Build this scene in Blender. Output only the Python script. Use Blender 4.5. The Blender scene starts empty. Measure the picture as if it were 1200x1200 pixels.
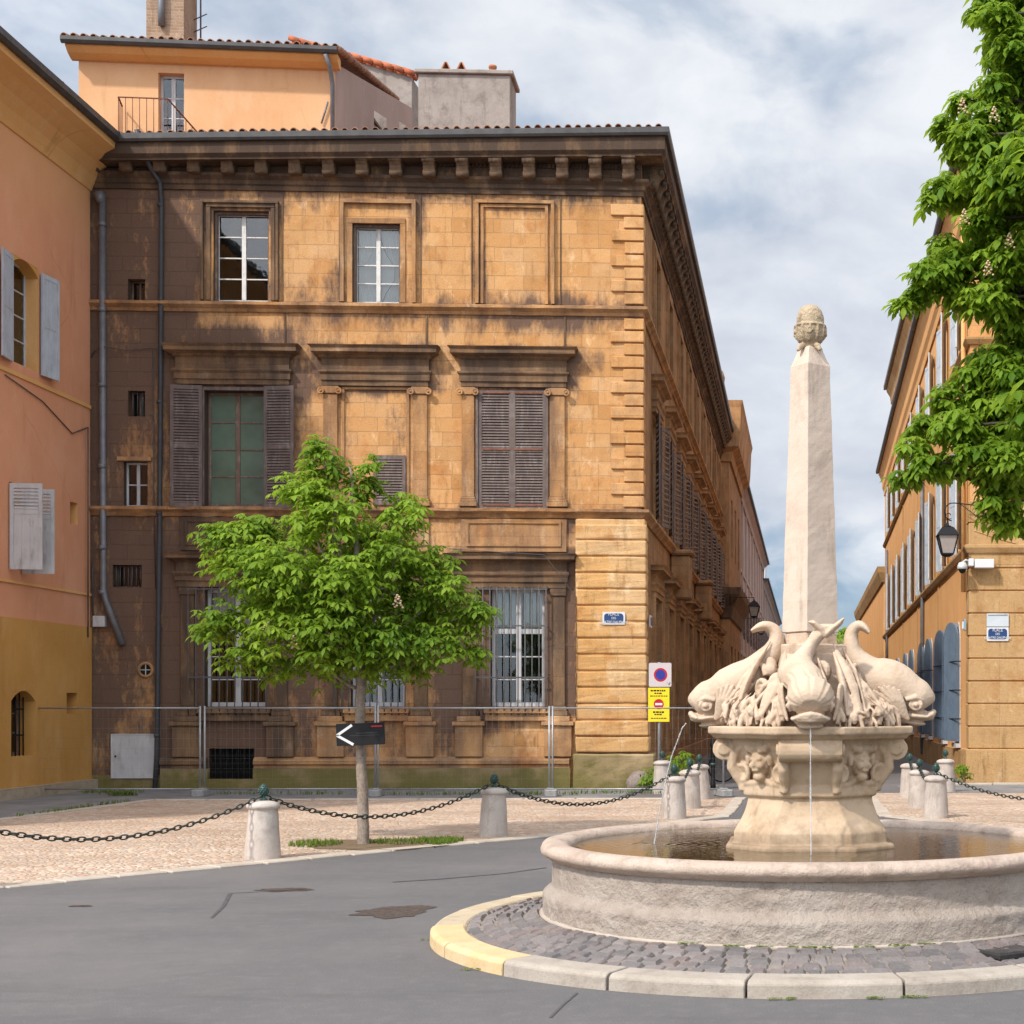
import bpy, bmesh, math, random
from mathutils import Vector, Matrix, noise
RAD = math.radians
rng = random.Random(11)
scene = bpy.context.scene
col = scene.collection
EYE = 1.75          # eye height of the photographer, metres
HX, HY, FPX = 945.0, 828.0, 1800.0   # street vanishing point and focal length measured on the photo

def W(px, py, Y):
    """measured photo point -> world point at distance Y"""
    return Vector(((px-HX)/FPX*Y, Y, EYE-(py-HY)/FPX*Y))

# ------------------------------------------------------------------ objects
def tag(o, label=None, cat=None, group=None, kind=None):
    if label: o['label'] = label
    if cat: o['category'] = cat
    if group: o['group'] = group
    if kind: o['kind'] = kind
    return o

def empty(name, loc, label, cat, rz=0.0, group=None):
    o = bpy.data.objects.new(name, None); col.objects.link(o)
    o.location = loc; o.rotation_euler = (0, 0, rz); o.empty_display_size = .2
    return tag(o, label, cat, group)

def copy_tree(o, parent=None):
    c = o.copy(); col.objects.link(c)
    if parent is not None: c.parent = parent
    for ch in list(o.children): copy_tree(ch, c)
    return c

class MB:
    """collects shapes, then links them as one mesh object"""
    def __init__(s): s.v = []; s.f = []; s.m = []; s.sm = []; s.at = {}
    def add(s, vs, fs, mi=0, sm=False):
        b = len(s.v); s.v.extend([tuple(v) for v in vs])
        for f in fs:
            s.f.append(tuple(i+b for i in f)); s.m.append(mi); s.sm.append(sm)
        return b
    def box(s, x0, x1, y0, y1, z0, z1, mi=0):
        s.add([(x0,y0,z0),(x1,y0,z0),(x1,y1,z0),(x0,y1,z0),(x0,y0,z1),(x1,y0,z1),(x1,y1,z1),(x0,y1,z1)],
              [(0,3,2,1),(4,5,6,7),(0,1,5,4),(1,2,6,5),(2,3,7,6),(3,0,4,7)], mi)
    def obox(s, c, ax, ay, az, mi=0):
        c, ax, ay, az = map(Vector, (c, ax, ay, az))
        vs = [c+sx*ax+sy*ay+sz*az for sz in (-1,1) for sx, sy in ((-1,-1),(1,-1),(1,1),(-1,1))]
        s.add(vs, [(0,3,2,1),(4,5,6,7),(0,1,5,4),(1,2,6,5),(2,3,7,6),(3,0,4,7)], mi)
    def bar(s, a, b, w, d=None, mi=0, up=(0,0,1)):
        a, b = Vector(a), Vector(b); t = (b-a)
        u = Vector(up)
        if abs(t.normalized().dot(u)) > .95: u = Vector((1,0,0))
        x = t.cross(u).normalized(); y = x.cross(t).normalized()
        s.obox((a+b)/2, x*w/2, t/2, y*(d or w)/2, mi)
    def tube(s, pts, r, n=8, mi=0, sm=True, flat=1.0):
        pts = [Vector(p) for p in pts]; k = len(pts)
        rs = r if isinstance(r, (list, tuple)) else [r]*k
        prev = None; vs = []
        for i, p in enumerate(pts):
            t = (pts[min(i+1,k-1)]-pts[max(i-1,0)])
            if t.length < 1e-9: t = Vector((0,0,1))
            t.normalize()
            if prev is None:
                a = Vector((0,0,1)) if abs(t.z) < .9 else Vector((1,0,0))
                x = t.cross(a).normalized()
            else:
                x = (prev - t*prev.dot(t))
                x = x.normalized() if x.length > 1e-6 else t.orthogonal().normalized()
            prev = x; y = t.cross(x)
            for j in range(n):
                a = 2*math.pi*j/n
                vs.append(p + (x*math.cos(a) + y*math.sin(a)*flat)*rs[i])
        fs = [(i*n+j, i*n+(j+1)%n, (i+1)*n+(j+1)%n, (i+1)*n+j) for i in range(k-1) for j in range(n)]
        fs.append(tuple(range(n-1,-1,-1))); fs.append(tuple((k-1)*n+j for j in range(n)))
        s.add(vs, fs, mi, sm)
    def lathe(s, prof, c=(0,0,0), n=24, mi=0, sm=True, cap=True):
        c = Vector(c); vs = []
        for r, z in prof:
            for j in range(n):
                a = 2*math.pi*j/n; vs.append(c+Vector((r*math.cos(a), r*math.sin(a), z)))
        k = len(prof)
        fs = [(i*n+j, i*n+(j+1)%n, (i+1)*n+(j+1)%n, (i+1)*n+j) for i in range(k-1) for j in range(n)]
        if cap: fs.append(tuple(range(n-1,-1,-1))); fs.append(tuple((k-1)*n+j for j in range(n)))
        s.add(vs, fs, mi, sm)
    def ball(s, c, rx, ry, rz, n=12, m=8, mi=0, R=None):
        c = Vector(c); vs = []; 
        for i in range(m+1):
            t = math.pi*i/m
            for j in range(n):
                a = 2*math.pi*j/n
                p = Vector((rx*math.sin(t)*math.cos(a), ry*math.sin(t)*math.sin(a), -rz*math.cos(t)))
                vs.append(c + (R @ p if R else p))
        fs = [(i*n+j, i*n+(j+1)%n, (i+1)*n+(j+1)%n, (i+1)*n+j) for i in range(m) for j in range(n)]
        s.add(vs, fs, mi, True)
    def prism(s, poly, y0, y1, mi=0, side=None):
        """poly: (x, z) outline, extruded along y"""
        n = len(poly)
        vs = [(x,y0,z) for x,z in poly]+[(x,y1,z) for x,z in poly]
        fs = [tuple(range(n)), tuple(range(2*n-1,n-1,-1))]
        s.add(vs, fs, mi)
        s.add(vs, [(i,i+n,(i+1)%n+n,(i+1)%n) for i in range(n)], mi if side is None else side)
    def slab(s, poly, z0, z1, mi=0):
        """poly: (x, y) outline, extruded along z"""
        n = len(poly)
        vs = [(x,y,z0) for x,y in poly]+[(x,y,z1) for x,y in poly]
        s.add(vs, [tuple(range(n-1,-1,-1)), tuple(range(n,2*n))]+[(i,(i+1)%n,(i+1)%n+n,i+n) for i in range(n)], mi)
    def sweep(s, path, prof, mi=0, dz=None, sm=False):
        """closed profile (out, z) swept with mitred corners along a plan path; outward = right of travel"""
        P = [Vector((p[0],p[1])) for p in path]; k = len(P); vs = []
        for i in range(k):
            ns = []
            if i > 0: d = (P[i]-P[i-1]).normalized(); ns.append(Vector((d.y,-d.x)))
            if i < k-1: d = (P[i+1]-P[i]).normalized(); ns.append(Vector((d.y,-d.x)))
            n = ns[0] if len(ns) == 1 else (ns[0]+ns[1])/(1+ns[0].dot(ns[1]))
            h = dz[i] if dz else 0
            for q in prof: vs.append((P[i].x+n.x*q[0], P[i].y+n.y*q[0], q[1]+(h if len(q) < 3 else h*q[2])))
        n = len(prof)
        fs = [(i*n+j, (i+1)*n+j, (i+1)*n+(j+1)%n, i*n+(j+1)%n) for i in range(k-1) for j in range(n)]
        fs.append(tuple(range(n))); fs.append(tuple((k-1)*n+j for j in range(n-1,-1,-1)))
        s.add(vs, fs, mi, sm)
    def build(s, name, mats, parent=None, T=None, bevel=0, recalc=True, loc=None, attr=None, link=True, seg=1, auto=None):
        me = bpy.data.meshes.new(name)
        me.from_pydata(s.v, [], s.f)
        for m in (mats if isinstance(mats, (list,tuple)) else [mats]): me.materials.append(m)
        me.polygons.foreach_set('material_index', s.m)
        me.polygons.foreach_set('use_smooth', s.sm)
        if attr:
            for an, vals in attr.items():
                a = me.attributes.new(an, 'FLOAT', 'POINT'); a.data.foreach_set('value', vals)
        if recalc:
            bm = bmesh.new(); bm.from_mesh(me); bmesh.ops.recalc_face_normals(bm, faces=bm.faces); bm.to_mesh(me); bm.free()
        me.update()
        o = bpy.data.objects.new(name, me)
        if link: col.objects.link(o)
        if parent is not None: o.parent = parent
        if T is not None: o.matrix_local = T
        if loc is not None: o.location = loc
        if bevel:
            b = o.modifiers.new('edge', 'BEVEL'); b.width = bevel; b.segments = seg; b.limit_method = 'ANGLE'; b.angle_limit = RAD(40)
        return o

def bake(o):
    """apply an object's modifiers to its mesh"""
    dg = bpy.context.evaluated_depsgraph_get()
    me = bpy.data.meshes.new_from_object(o.evaluated_get(dg))
    mats = [m for m in o.data.materials]
    o.modifiers.clear(); old = o.data; o.data = me
    if not len(me.materials):
        for m in mats: me.materials.append(m)
    bpy.data.meshes.remove(old)
    return o

def carve(o, vox, amp=.0, sc=8.0, smooth=2):
    """melts the overlapping shapes of one sculpted part into one continuous skin and weathers it"""
    r = o.modifiers.new('r', 'REMESH'); r.mode = 'VOXEL'; r.voxel_size = vox; r.use_smooth_shade = True
    if smooth:
        s_ = o.modifiers.new('s', 'SMOOTH'); s_.iterations = smooth; s_.factor = .5
    bake(o)
    if amp:
        me = o.data
        nv = len(me.vertices); co = [0.0]*(3*nv); no = [0.0]*(3*nv)
        me.vertices.foreach_get('co', co); me.vertices.foreach_get('normal', no)
        for i in range(0, 3*nv, 3):
            n = noise.fractal(Vector(co[i:i+3])*sc, 1.0, 2.0, 3)*amp
            co[i] += no[i]*n; co[i+1] += no[i+1]*n; co[i+2] += no[i+2]*n
        me.vertices.foreach_set('co', co); me.update()
    o.data.polygons.foreach_set('use_smooth', [True]*len(o.data.polygons))
    return o

# ------------------------------------------------------------------ materials
class Mat:
    def __init__(s, name):
        s.m = bpy.data.materials.new(name); s.m.use_nodes = True
        s.t = s.m.node_tree; s.N = s.t.nodes; s.L = s.t.links
        s.b = s.N['Principled BSDF']
        s.obj = s.n('ShaderNodeTexCoord').outputs['Object']
    def n(s, typ, ins=None, **kw):
        x = s.N.new(typ)
        for k, v in kw.items(): setattr(x, k, v)
        for k, v in (ins or {}).items():
            i = x.inputs[k]
            if isinstance(v, bpy.types.NodeSocket): s.L.new(v, i)
            else: i.default_value = v
        return x
    def noise(s, scale, detail=4, rough=.55, vec=None, dist=0):
        return s.n('ShaderNodeTexNoise', {'Vector': vec or s.obj, 'Scale': scale, 'Detail': detail, 'Roughness': rough, 'Distortion': dist}).outputs['Fac']
    def scaled(s, x, y, z, vec=None):
        return s.n('ShaderNodeMapping', {'Vector': vec or s.obj, 'Scale': (x,y,z)}).outputs[0]
    def ramp(s, fac, a, b, c0=0.0, c1=1.0):
        r = s.n('ShaderNodeMapRange', {'Value': fac, 'From Min': a, 'From Max': b, 'To Min': c0, 'To Max': c1}); r.clamp = True
        return r.outputs[0]
    def mix(s, a, b, fac, mode='MIX'):
        x = s.n('ShaderNodeMix', data_type='RGBA', blend_type=mode)
        for i, v in ((0,fac),(6,a),(7,b)):
            if isinstance(v, bpy.types.NodeSocket): s.L.new(v, x.inputs[i])
            elif i == 0: x.inputs[0].default_value = v
            else: x.inputs[i].default_value = (*v[:3], 1)
        return x.outputs[2]
    def math(s, op, a, b=0.0, clamp=False):
        x = s.n('ShaderNodeMath', {0: a, 1: b}, operation=op); x.use_clamp = clamp
        return x.outputs[0]
    def attr(s, name):
        return s.n('ShaderNodeAttribute', attribute_name=name).outputs['Fac']
    def sep(s, vec=None):
        return s.n('ShaderNodeSeparateXYZ', {0: vec or s.obj}).outputs
    def comb(s, x, y, z):
        return s.n('ShaderNodeCombineXYZ', {0: x, 1: y, 2: z}).outputs[0]
    def bump(s, h, strength=.5, dist=.02, prev=None):
        ins = {'Height': h, 'Strength': strength, 'Distance': dist}
        if prev is not None: ins['Normal'] = prev
        return s.n('ShaderNodeBump', ins).outputs[0]
    def done(s, c=None, rough=.85, bump=None, spec=.25, metal=0.0):
        def put(k, v):
            if isinstance(v, bpy.types.NodeSocket): s.L.new(v, s.b.inputs[k])
            else: s.b.inputs[k].default_value = (*v[:3],1) if isinstance(v, tuple) else v
        if c is not None: put('Base Color', c)
        put('Roughness', rough); put('Specular IOR Level', spec); put('Metallic', metal)
        if bump is not None: s.L.new(bump, s.b.inputs['Normal'])
        return s.m

def plain(name, c, rough=.7, var=.25, sc=3.0, bump=.15, spec=.3, metal=0.0, bsc=40, dirt=None):
    """painted / plastered / metal surface with uneven tone"""
    M = Mat(name)
    f = M.ramp(M.noise(sc, 6, .6), .3, .7)
    a = tuple(x*(1-var) for x in c); b = tuple(min(1,x*(1+var*.6)) for x in c)
    cc = M.mix(a, b, f)
    if dirt: cc = M.mix(cc, dirt, M.ramp(M.noise(sc*2.7, 8, .65, M.scaled(1,1,.25)), .52, .75))
    bp = M.bump(M.noise(bsc, 5, .6), bump, .01) if bump else None
    return M.done(cc, M.ramp(M.noise(sc*3, 3), .3, .7, max(.05,rough-.1), min(1,rough+.1)), bp, spec, metal)

def ashlar(name, c1, c2, mort, pale, soot, bw=.62, bh=.305, attr=False, sootamt=0.0, msize=.006, patch=.6, bumpk=.6, rowvar=True):
    """dressed stone laid in courses on the (x, z) plane of the object"""
    M = Mat(name); x, y, z = M.sep()
    wob = M.noise(1.3, 3)
    xx = M.math('ADD', x, M.math('MULTIPLY', y, .97))
    v = M.comb(M.math('ADD', xx, M.math('MULTIPLY', wob, .05)), M.math('ADD', z, M.math('MULTIPLY', wob, .03)), 0.0)
    br = M.n('ShaderNodeTexBrick', {'Vector': v, 'Color1': (*c1,1), 'Color2': (*c2,1), 'Mortar': (*mort,1), 'Scale': 1.0,
             'Mortar Size': msize, 'Mortar Smooth': .3, 'Bias': 0.0, 'Brick Width': bw, 'Row Height': bh})
    br.offset = .43; br.squash = .72; br.squash_frequency = 3
    v2 = M.comb(M.math('ADD', xx, 17.3), M.math('ADD', z, 4.0), 0.0)
    br2 = M.n('ShaderNodeTexBrick', {'Vector': v2, 'Color1': (0,0,0,1), 'Color2': (1,1,1,1), 'Mortar': (.5,.5,.5,1), 'Scale': 1.0, 'Mortar Size': .0,
             'Brick Width': bw*1.31, 'Row Height': bh, 'Bias': .1}); br2.offset = .37
    c = br.outputs['Color']
    c = M.mix(c, pale, M.math('MULTIPLY', M.ramp(M.n('ShaderNodeSeparateColor', {0: br2.outputs[0]}).outputs[0], .35, 1.0), M.ramp(M.noise(.9, 5, .6), .35, .75, .05, patch)))
    c = M.mix(c, tuple(k*.72 for k in c2), M.ramp(M.noise(2.2, 8, .65), .52, .78, 0, .75))
    c = M.mix(c, tuple(min(1,k*1.2) for k in pale), M.ramp(M.noise(2.3, 10, .72, M.scaled(1,1,.6)), .57, .66, 0, .7))
    c = M.mix(c, (c2[0]*.95, c2[1]*.72, c2[2]*.55), M.ramp(M.noise(1.1, 7, .66), .55, .68, 0, .55))
    c = M.mix(c, tuple(k*.33 for k in c2), M.ramp(M.noise(2.6, 10, .74, M.scaled(1.6,1.6,.22)), .565, .72, 0, .7))
    c = M.mix(c, tuple(k*.45 for k in c2), M.ramp(M.noise(.7, 9, .7, M.n('ShaderNodeMapping', {'Vector': M.obj, 'Location': (5,2,9)}).outputs[0]), .56, .72, 0, .28))
    st = M.noise(1.6, 8, .65, M.scaled(1.4,1.4,.35))
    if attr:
        a = M.attr('darkening')
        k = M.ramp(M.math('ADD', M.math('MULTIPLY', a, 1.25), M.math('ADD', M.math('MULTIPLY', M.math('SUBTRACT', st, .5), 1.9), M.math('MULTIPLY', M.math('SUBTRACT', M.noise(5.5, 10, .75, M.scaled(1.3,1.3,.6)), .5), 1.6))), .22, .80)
        c = M.mix(c, soot, M.math('MULTIPLY', k, .93))  # soot colour also lays the painted frieze shade
    elif sootamt:
        k = M.ramp(M.math('ADD', st, sootamt-.5), .3, .75)
        c = M.mix(c, soot, M.math('MULTIPLY', k, .92))
    fine = M.noise(38, 6, .65); mid = M.noise(7, 6, .6)
    c = M.mix(c, (0,0,0), M.ramp(fine, .3, .55, .22, 0))
    h = M.math('ADD', M.math('MULTIPLY', br.outputs['Fac'], -.5), M.math('ADD', M.math('MULTIPLY', fine, .35), M.math('MULTIPLY', mid, .55)))
    return M.done(c, .9, M.bump(h, bumpk, .03), .15)

def roughstone(name, c, dark, pale, sc=1.0, bumpk=.5, darkening=.35, bd=.02, streak=None):
    M = Mat(name)
    f = M.ramp(M.noise(2.3*sc, 8, .62), .3, .72)
    cc = M.mix(c, pale, f)
    cc = M.mix(cc, dark, M.ramp(M.noise(3.7*sc, 10, .7), .5, .8, 0, darkening*2))
    if streak: cc = M.mix(cc, streak, M.ramp(M.noise(5*sc, 8, .65, M.scaled(1,1,.18)), .54, .72, 0, .75))
    fine = M.noise(55*sc, 6, .7); mid = M.noise(13*sc, 8, .65)
    cc = M.mix(cc, tuple(k*.5 for k in c), M.ramp(fine, .3, .48, .4, 0))
    h = M.math('ADD', M.math('MULTIPLY', fine, .3), mid)
    return M.done(cc, .88, M.bump(h, bumpk, bd), .2)

def glass_mat(name, tint=(.02,.025,.03), refl=.05):
    M = Mat(name); t = M.t
    M.N.remove(M.b)
    out = [x for x in M.N if x.type == 'OUTPUT_MATERIAL'][0]
    tr = M.n('ShaderNodeBsdfTransparent', {0: (.62,.66,.66,1)})
    bp = M.bump(M.noise(3, 2), .12, .02)
    gl = M.n('ShaderNodeBsdfGlossy', {'Color': (1,1,1,1), 'Roughness': .03, 'Normal': bp})
    fr = M.n('ShaderNodeFresnel', {'IOR': 1.5})
    f = M.math('ADD', fr.outputs[0], refl, True)
    mx = M.n('ShaderNodeMixShader', {0: f}); M.L.new(tr.outputs[0], mx.inputs[1]); M.L.new(gl.outputs[0], mx.inputs[2])
    M.L.new(mx.outputs[0], out.inputs[0])
    return M.m

def leaf_mat(name, c1, c2, tc, trans=.4):
    M = Mat(name)
    out = [x for x in M.N if x.type == 'OUTPUT_MATERIAL'][0]
    r = M.attr('rnd')
    c = M.mix(c1, c2, r)
    M.done(c, .58, None, .2)
    tr = M.n('ShaderNodeBsdfTranslucent', {0: M.mix(tuple(k*.7 for k in tc), tc, r)})
    mx = M.n('ShaderNodeMixShader', {0: trans})
    M.L.new(M.b.outputs[0], mx.inputs[1]); M.L.new(tr.outputs[0], mx.inputs[2]); M.L.new(mx.outputs[0], out.inputs[0])
    return M.m

# stone colours
OCH1, OCH2, OCHM, PALE = (.60,.325,.135), (.485,.242,.088), (.41,.245,.13), (.63,.42,.24)
SOOT = (.118,.075,.058)
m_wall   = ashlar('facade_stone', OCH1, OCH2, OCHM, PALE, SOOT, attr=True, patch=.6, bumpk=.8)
m_trim   = ashlar('ochre_trim_stone', OCH1, OCH2, OCHM, PALE, SOOT, bw=1.3, bh=.8, sootamt=.30, msize=.004)
m_soot   = ashlar('soot_stained_stone', (.40,.235,.115), (.31,.175,.085), (.25,.16,.1), (.42,.29,.19), (.075,.052,.040), bw=1.1, bh=.6, sootamt=.66, msize=.004, patch=.4)
m_corn   = ashlar('cornice_stone', (.42,.245,.12), (.31,.175,.085), (.25,.16,.1), (.44,.30,.19), (.055,.039,.032), bw=1.1, bh=.6, sootamt=.73, msize=.004, patch=.4)
m_mid    = ashlar('weathered_trim_stone', OCH1, OCH2, OCHM, PALE, SOOT, bw=1.1, bh=.6, sootamt=.52, msize=.004)
m_rust   = ashlar('rusticated_stone', (.60,.345,.14), (.52,.275,.10), OCHM, (.62,.45,.27), (.16,.11,.075), bw=1.9, bh=3.0, sootamt=.16, msize=.003, patch=.8, bumpk=.9)
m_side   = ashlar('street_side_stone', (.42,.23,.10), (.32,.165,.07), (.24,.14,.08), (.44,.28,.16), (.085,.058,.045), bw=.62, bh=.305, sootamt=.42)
M = Mat('mossy_plinth_stone')
_x,_y,_z = M.sep()
cc = M.mix((.40,.29,.17), (.28,.19,.11), M.ramp(M.noise(2.0, 8, .65), .35, .7))
cc = M.mix(cc, (.13,.115,.03), M.ramp(M.math('ADD', M.noise(1.5, 8, .6), M.math('MULTIPLY', _z, -.42)), .1, .42, 0, .85))
m_plinth = M.done(cc, .92, M.bump(M.noise(25, 7, .65), .5, .02), .15)
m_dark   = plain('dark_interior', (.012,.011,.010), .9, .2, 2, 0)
m_white  = plain('white_window_paint', (.62,.60,.57), .5, .15, 5, .1, dirt=(.35,.3,.25))
m_brownp = plain('brown_window_paint', (.16,.10,.075), .6, .25, 5, .2, dirt=(.3,.25,.2))
m_shut   = plain('weathered_brown_shutter_wood', (.135,.10,.088), .75, .3, 4, .4, dirt=(.24,.2,.185), bsc=60)
m_iron   = plain('grey_iron', (.10,.095,.095), .55, .3, 6, .2, metal=.3)
m_rusty  = plain('rusty_iron', (.20,.075,.045), .8, .4, 8, .3)
m_pipe   = plain('zinc_pipe', (.17,.17,.18), .5, .25, 4, .1, metal=.35)
m_pipe2  = plain('dark_pipe', (.05,.05,.055), .5, .25, 4, .1)
m_gutter = plain('dark_gutter_metal', (.075,.07,.068), .5, .25, 4, .1, metal=.3)
m_tile   = plain('clay_roof_tile', (.33,.165,.10), .9, .55, 3.5, .5, dirt=(.16,.12,.095), bsc=20)
m_glass  = glass_mat('window_glass')
m_gglass = plain('green_blinded_glass', (.095,.14,.10), .12, .3, 1.5, .05, spec=.5)
m_curt   = plain('net_curtain', (.72,.70,.66), .9, .1, 3, .1)
m_wired  = plain('grey_white_painted_steel', (.50,.49,.49), .5, .12, 3, .08, dirt=(.3,.27,.25))
m_black  = plain('black_painted_metal', (.010,.010,.011), .6, .3, 5, .08, spec=.2)
m_green  = plain('dark_green_cast_iron', (.018,.055,.045), .4, .4, 6, .2, spec=.45)
# ------------------------------------------------------------------ shared building pieces
def frameT(origin, along):
    """wall frame: x along the wall (as seen from outside, to the right), y inward, z up"""
    a = Vector((along[0], along[1], 0)).normalized()
    return Matrix(((a.x,-a.y,0,origin[0]),(a.y,a.x,0,origin[1]),(0,0,1,origin[2] if len(origin)>2 else 0),(0,0,0,1)))

def grid_wall(mb, x0, x1, z0, z1, holes=(), cell=.4, depth=.3, mi=0, y=0.0, reveal=0, ztop=None):
    def cuts(a, b, extra):
        c = sorted({round(q,4) for q in [a,b]+[e for e in extra if a < e < b]}); out = []
        for p, q in zip(c, c[1:]):
            n = max(1, int(math.ceil((q-p)/cell)))
            out += [p+(q-p)*i/n for i in range(n)]
        return out+[c[-1]]
    xs = cuts(x0, x1, [h[0] for h in holes]+[h[1] for h in holes]); zs = cuts(z0, z1, [h[2] for h in holes]+[h[3] for h in holes])
    idx = {}; vs = []; fs = []
    for i, x in enumerate(xs):
        for j, z in enumerate(zs):
            idx[i,j] = len(vs); vs.append((x,y,z if ztop is None else z0+(z-z0)*(ztop(x)-z0)/(z1-z0)))
    for i in range(len(xs)-1):
        for j in range(len(zs)-1):
            cx, cz = (xs[i]+xs[i+1])/2, (zs[j]+zs[j+1])/2
            if any(h[0] < cx < h[1] and h[2] < cz < h[3] for h in holes): continue
            fs.append((idx[i,j], idx[i+1,j], idx[i+1,j+1], idx[i,j+1]))
    mb.add(vs, fs, mi)
    for a, b, c, d in [h[:4] for h in holes]:
        q = y+depth
        mb.add([(a,y,c),(a,q,c),(a,q,d),(a,y,d)], [(0,1,2,3)], reveal); mb.add([(b,y,c),(b,q,c),(b,q,d),(b,y,d)], [(3,2,1,0)], reveal)
        mb.add([(a,y,d),(a,q,d),(b,q,d),(b,y,d)], [(0,1,2,3)], reveal); mb.add([(a,y,c),(a,q,c),(b,q,c),(b,y,c)], [(3,2,1,0)], reveal)

def rect_frame(mb, x0, x1, z0, z1, w, out, mi=0, bottom=False, y=0.0):
    """flat band round an opening whose inner edge is (x0..x1, z0..z1)"""
    mb.box(x0-w, x0, y-out, y+.02, z0, z1, mi); mb.box(x1, x1+w, y-out, y+.02, z0, z1, mi)
    mb.box(x0-w, x1+w, y-out-.003, y+.02, z1, z1+w, mi)
    if bottom: mb.box(x0-w, x1+w, y-out-.003, y+.02, z0-w, z0, mi)

def block_moulding(mb, x0, x1, prof, d, mi=0):
    mb.sweep([(x0,.02),(x0,-d),(x1,-d),(x1,.02)], prof, mi)

def casement(parent, T, x0, x1, z0, z1, y, fm, rows=4, gm=None, curtain=0, name='window', trans=None, deep=.5, fw=.06, label=None):
    mb = MB(); c = (x0+x1)/2; t = .05
    mb.box(x0, x0+fw, y, y+t, z0, z1); mb.box(x1-fw, x1, y, y+t, z0, z1)
    mb.box(x0+fw, x1-fw, y, y+t, z0, z0+fw*1.2); mb.box(x0+fw, x1-fw, y, y+t, z1-fw, z1)
    mb.box(c-fw*.75, c+fw*.75, y-.006, y+t, z0+fw*1.2, z1-fw)
    zt = z1-fw
    if trans:
        mb.box(x0+fw, x1-fw, y-.004, y+t-.002, trans, trans+fw*1.4); zt = trans
    for k in range(1, rows):
        z = z0+fw*1.2+(zt-z0-fw*1.2)*k/rows
        mb.box(x0+fw, c-fw*.75, y+.006, y+.04, z-.014, z+.014); mb.box(c+fw*.75, x1-fw, y+.006, y+.04, z-.014, z+.014)
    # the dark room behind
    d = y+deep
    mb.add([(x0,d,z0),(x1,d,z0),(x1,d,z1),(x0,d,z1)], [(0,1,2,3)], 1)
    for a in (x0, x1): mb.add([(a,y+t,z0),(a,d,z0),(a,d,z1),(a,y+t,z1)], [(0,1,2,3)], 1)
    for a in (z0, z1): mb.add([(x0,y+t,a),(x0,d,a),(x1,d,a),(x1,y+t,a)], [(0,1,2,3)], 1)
    f = mb.build(name, [fm, m_dark], parent, T, bevel=.004)
    if label: f['label'] = label
    g = MB(); g.add([(x0+.02,y+.022,z0+.02),(x1-.02,y+.022,z0+.02),(x1-.02,y+.022,z1-.02),(x0+.02,y+.022,z1-.02)], [(0,1,2,3)])
    g.build('pane', gm or m_glass, f, recalc=False)
    if curtain:
        q = MB(); n = 44; vs = []; zb = z0 if curtain < 3 else trans+.05
        for i in range(n+1):
            s = i/n; x = x0+.03+(x1-x0-.06)*s
            for k in range(7):
                v = k/6; z = zb+(z1-zb)*v; xx = x
                if curtain == 2:        # tied back towards the outer edge
                    pull = math.exp(-((v-.42)/.25)**2)*.75
                    half = (x1-x0)/2
                    if x < c: xx = x0+.03+(x-x0-.03)*(1-pull)
                    else: xx = x1-.03-(x1-.03-x)*(1-pull)
                vs.append((xx, y+.11+.018*math.sin(i*1.9)+.006*rng.random(), z))
        q.add(vs, [(i*7+k, i*7+k+7, i*7+k+8, i*7+k+1) for i in range(n) for k in range(6) if not (curtain == 2 and i == n//2)], 0, True)
        q.build('curtain', m_curt, f, recalc=False)
    return f

def leaf_shape(w, h, rails=(.0,.5,1.0), solid=None, stile=.07, slat=.058, arch=0.0):
    """a louvred shutter leaf: hinge on the z axis, leaf along +x"""
    mb = MB(); t = .035
    mb.box(0, stile, -t/2, t/2, 0, h); mb.box(w-stile, w, -t/2, t/2, 0, h)
    rh = .09; zs = []
    for r in rails:
        a = (h-rh)*r; zs.append((a, a+rh)); mb.box(stile, w-stile, -t/2+.001, t/2-.001, a, a+rh)
    for (a0,a1),(b0,b1) in zip(zs, zs[1:]):
        if solid is not None and b1 <= solid*h+rh+.01:
            n = max(3, int((w-2*stile)/.11))
            for i in range(n):
                xa = stile+(w-2*stile)*i/n; mb.box(xa+.003, stile+(w-2*stile)*(i+1)/n-.003, -.010, .010, a1, b0)
            mb.box(stile, w-stile, -.005, .005, a1, b0)
            continue
        n = int((b0-a1)/slat)
        for i in range(n):
            z = a1+(i+.5)*(b0-a1)/n
            mb.obox((w/2,0,z), ((w-2*stile)/2,0,0), (0,.015,.025), (0,-.004,.003))
    return mb

def hang(parent, mesh, T, x, y, z, ang, name='shutter', flip=False, label=None):
    o = bpy.data.objects.new(name, mesh); col.objects.link(o); o.parent = parent
    S = Matrix.Diagonal((-1 if flip else 1,1,1,1))
    o.matrix_local = T @ Matrix.Translation((x,y,z)) @ Matrix.Rotation(ang, 4, 'Z') @ S
    if label: o['label'] = label
    return o

def mesh_of(mb, mats, bevel=0):
    o = mb.build('shutter', mats, link=False); me = o.data; bpy.data.objects.remove(o); return me

def grille(parent, T, x0, x1, z0, z1, y, nb, hz=(), r=.0135, bellied=0.0, mat=None, name='window_grille'):
    mb = MB()
    for i in range(nb):
        x = x0+(x1-x0)*i/(nb-1)
        if bellied: pts = [(x,y+.16,z1),(x,y,z1-.03),(x,y,z0+.35),(x,y-.03,z0+.12),(x,y+.05,z0-.05),(x,y+.13,z0+.02)]
        else: pts = [(x,y,z0),(x,y,z1)]
        mb.tube(pts, r, 5)
    for z in hz: mb.box(x0-.03, x1+.03, y-.006, y+.012, z-.016, z+.016)
    for x in ((x0,x1) if bellied else ()):
        for z in hz: mb.box(x-.008, x+.008, y, y+.2, z-.012, z+.012)
    return mb.build(name, mat or m_iron, parent, T)

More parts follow.
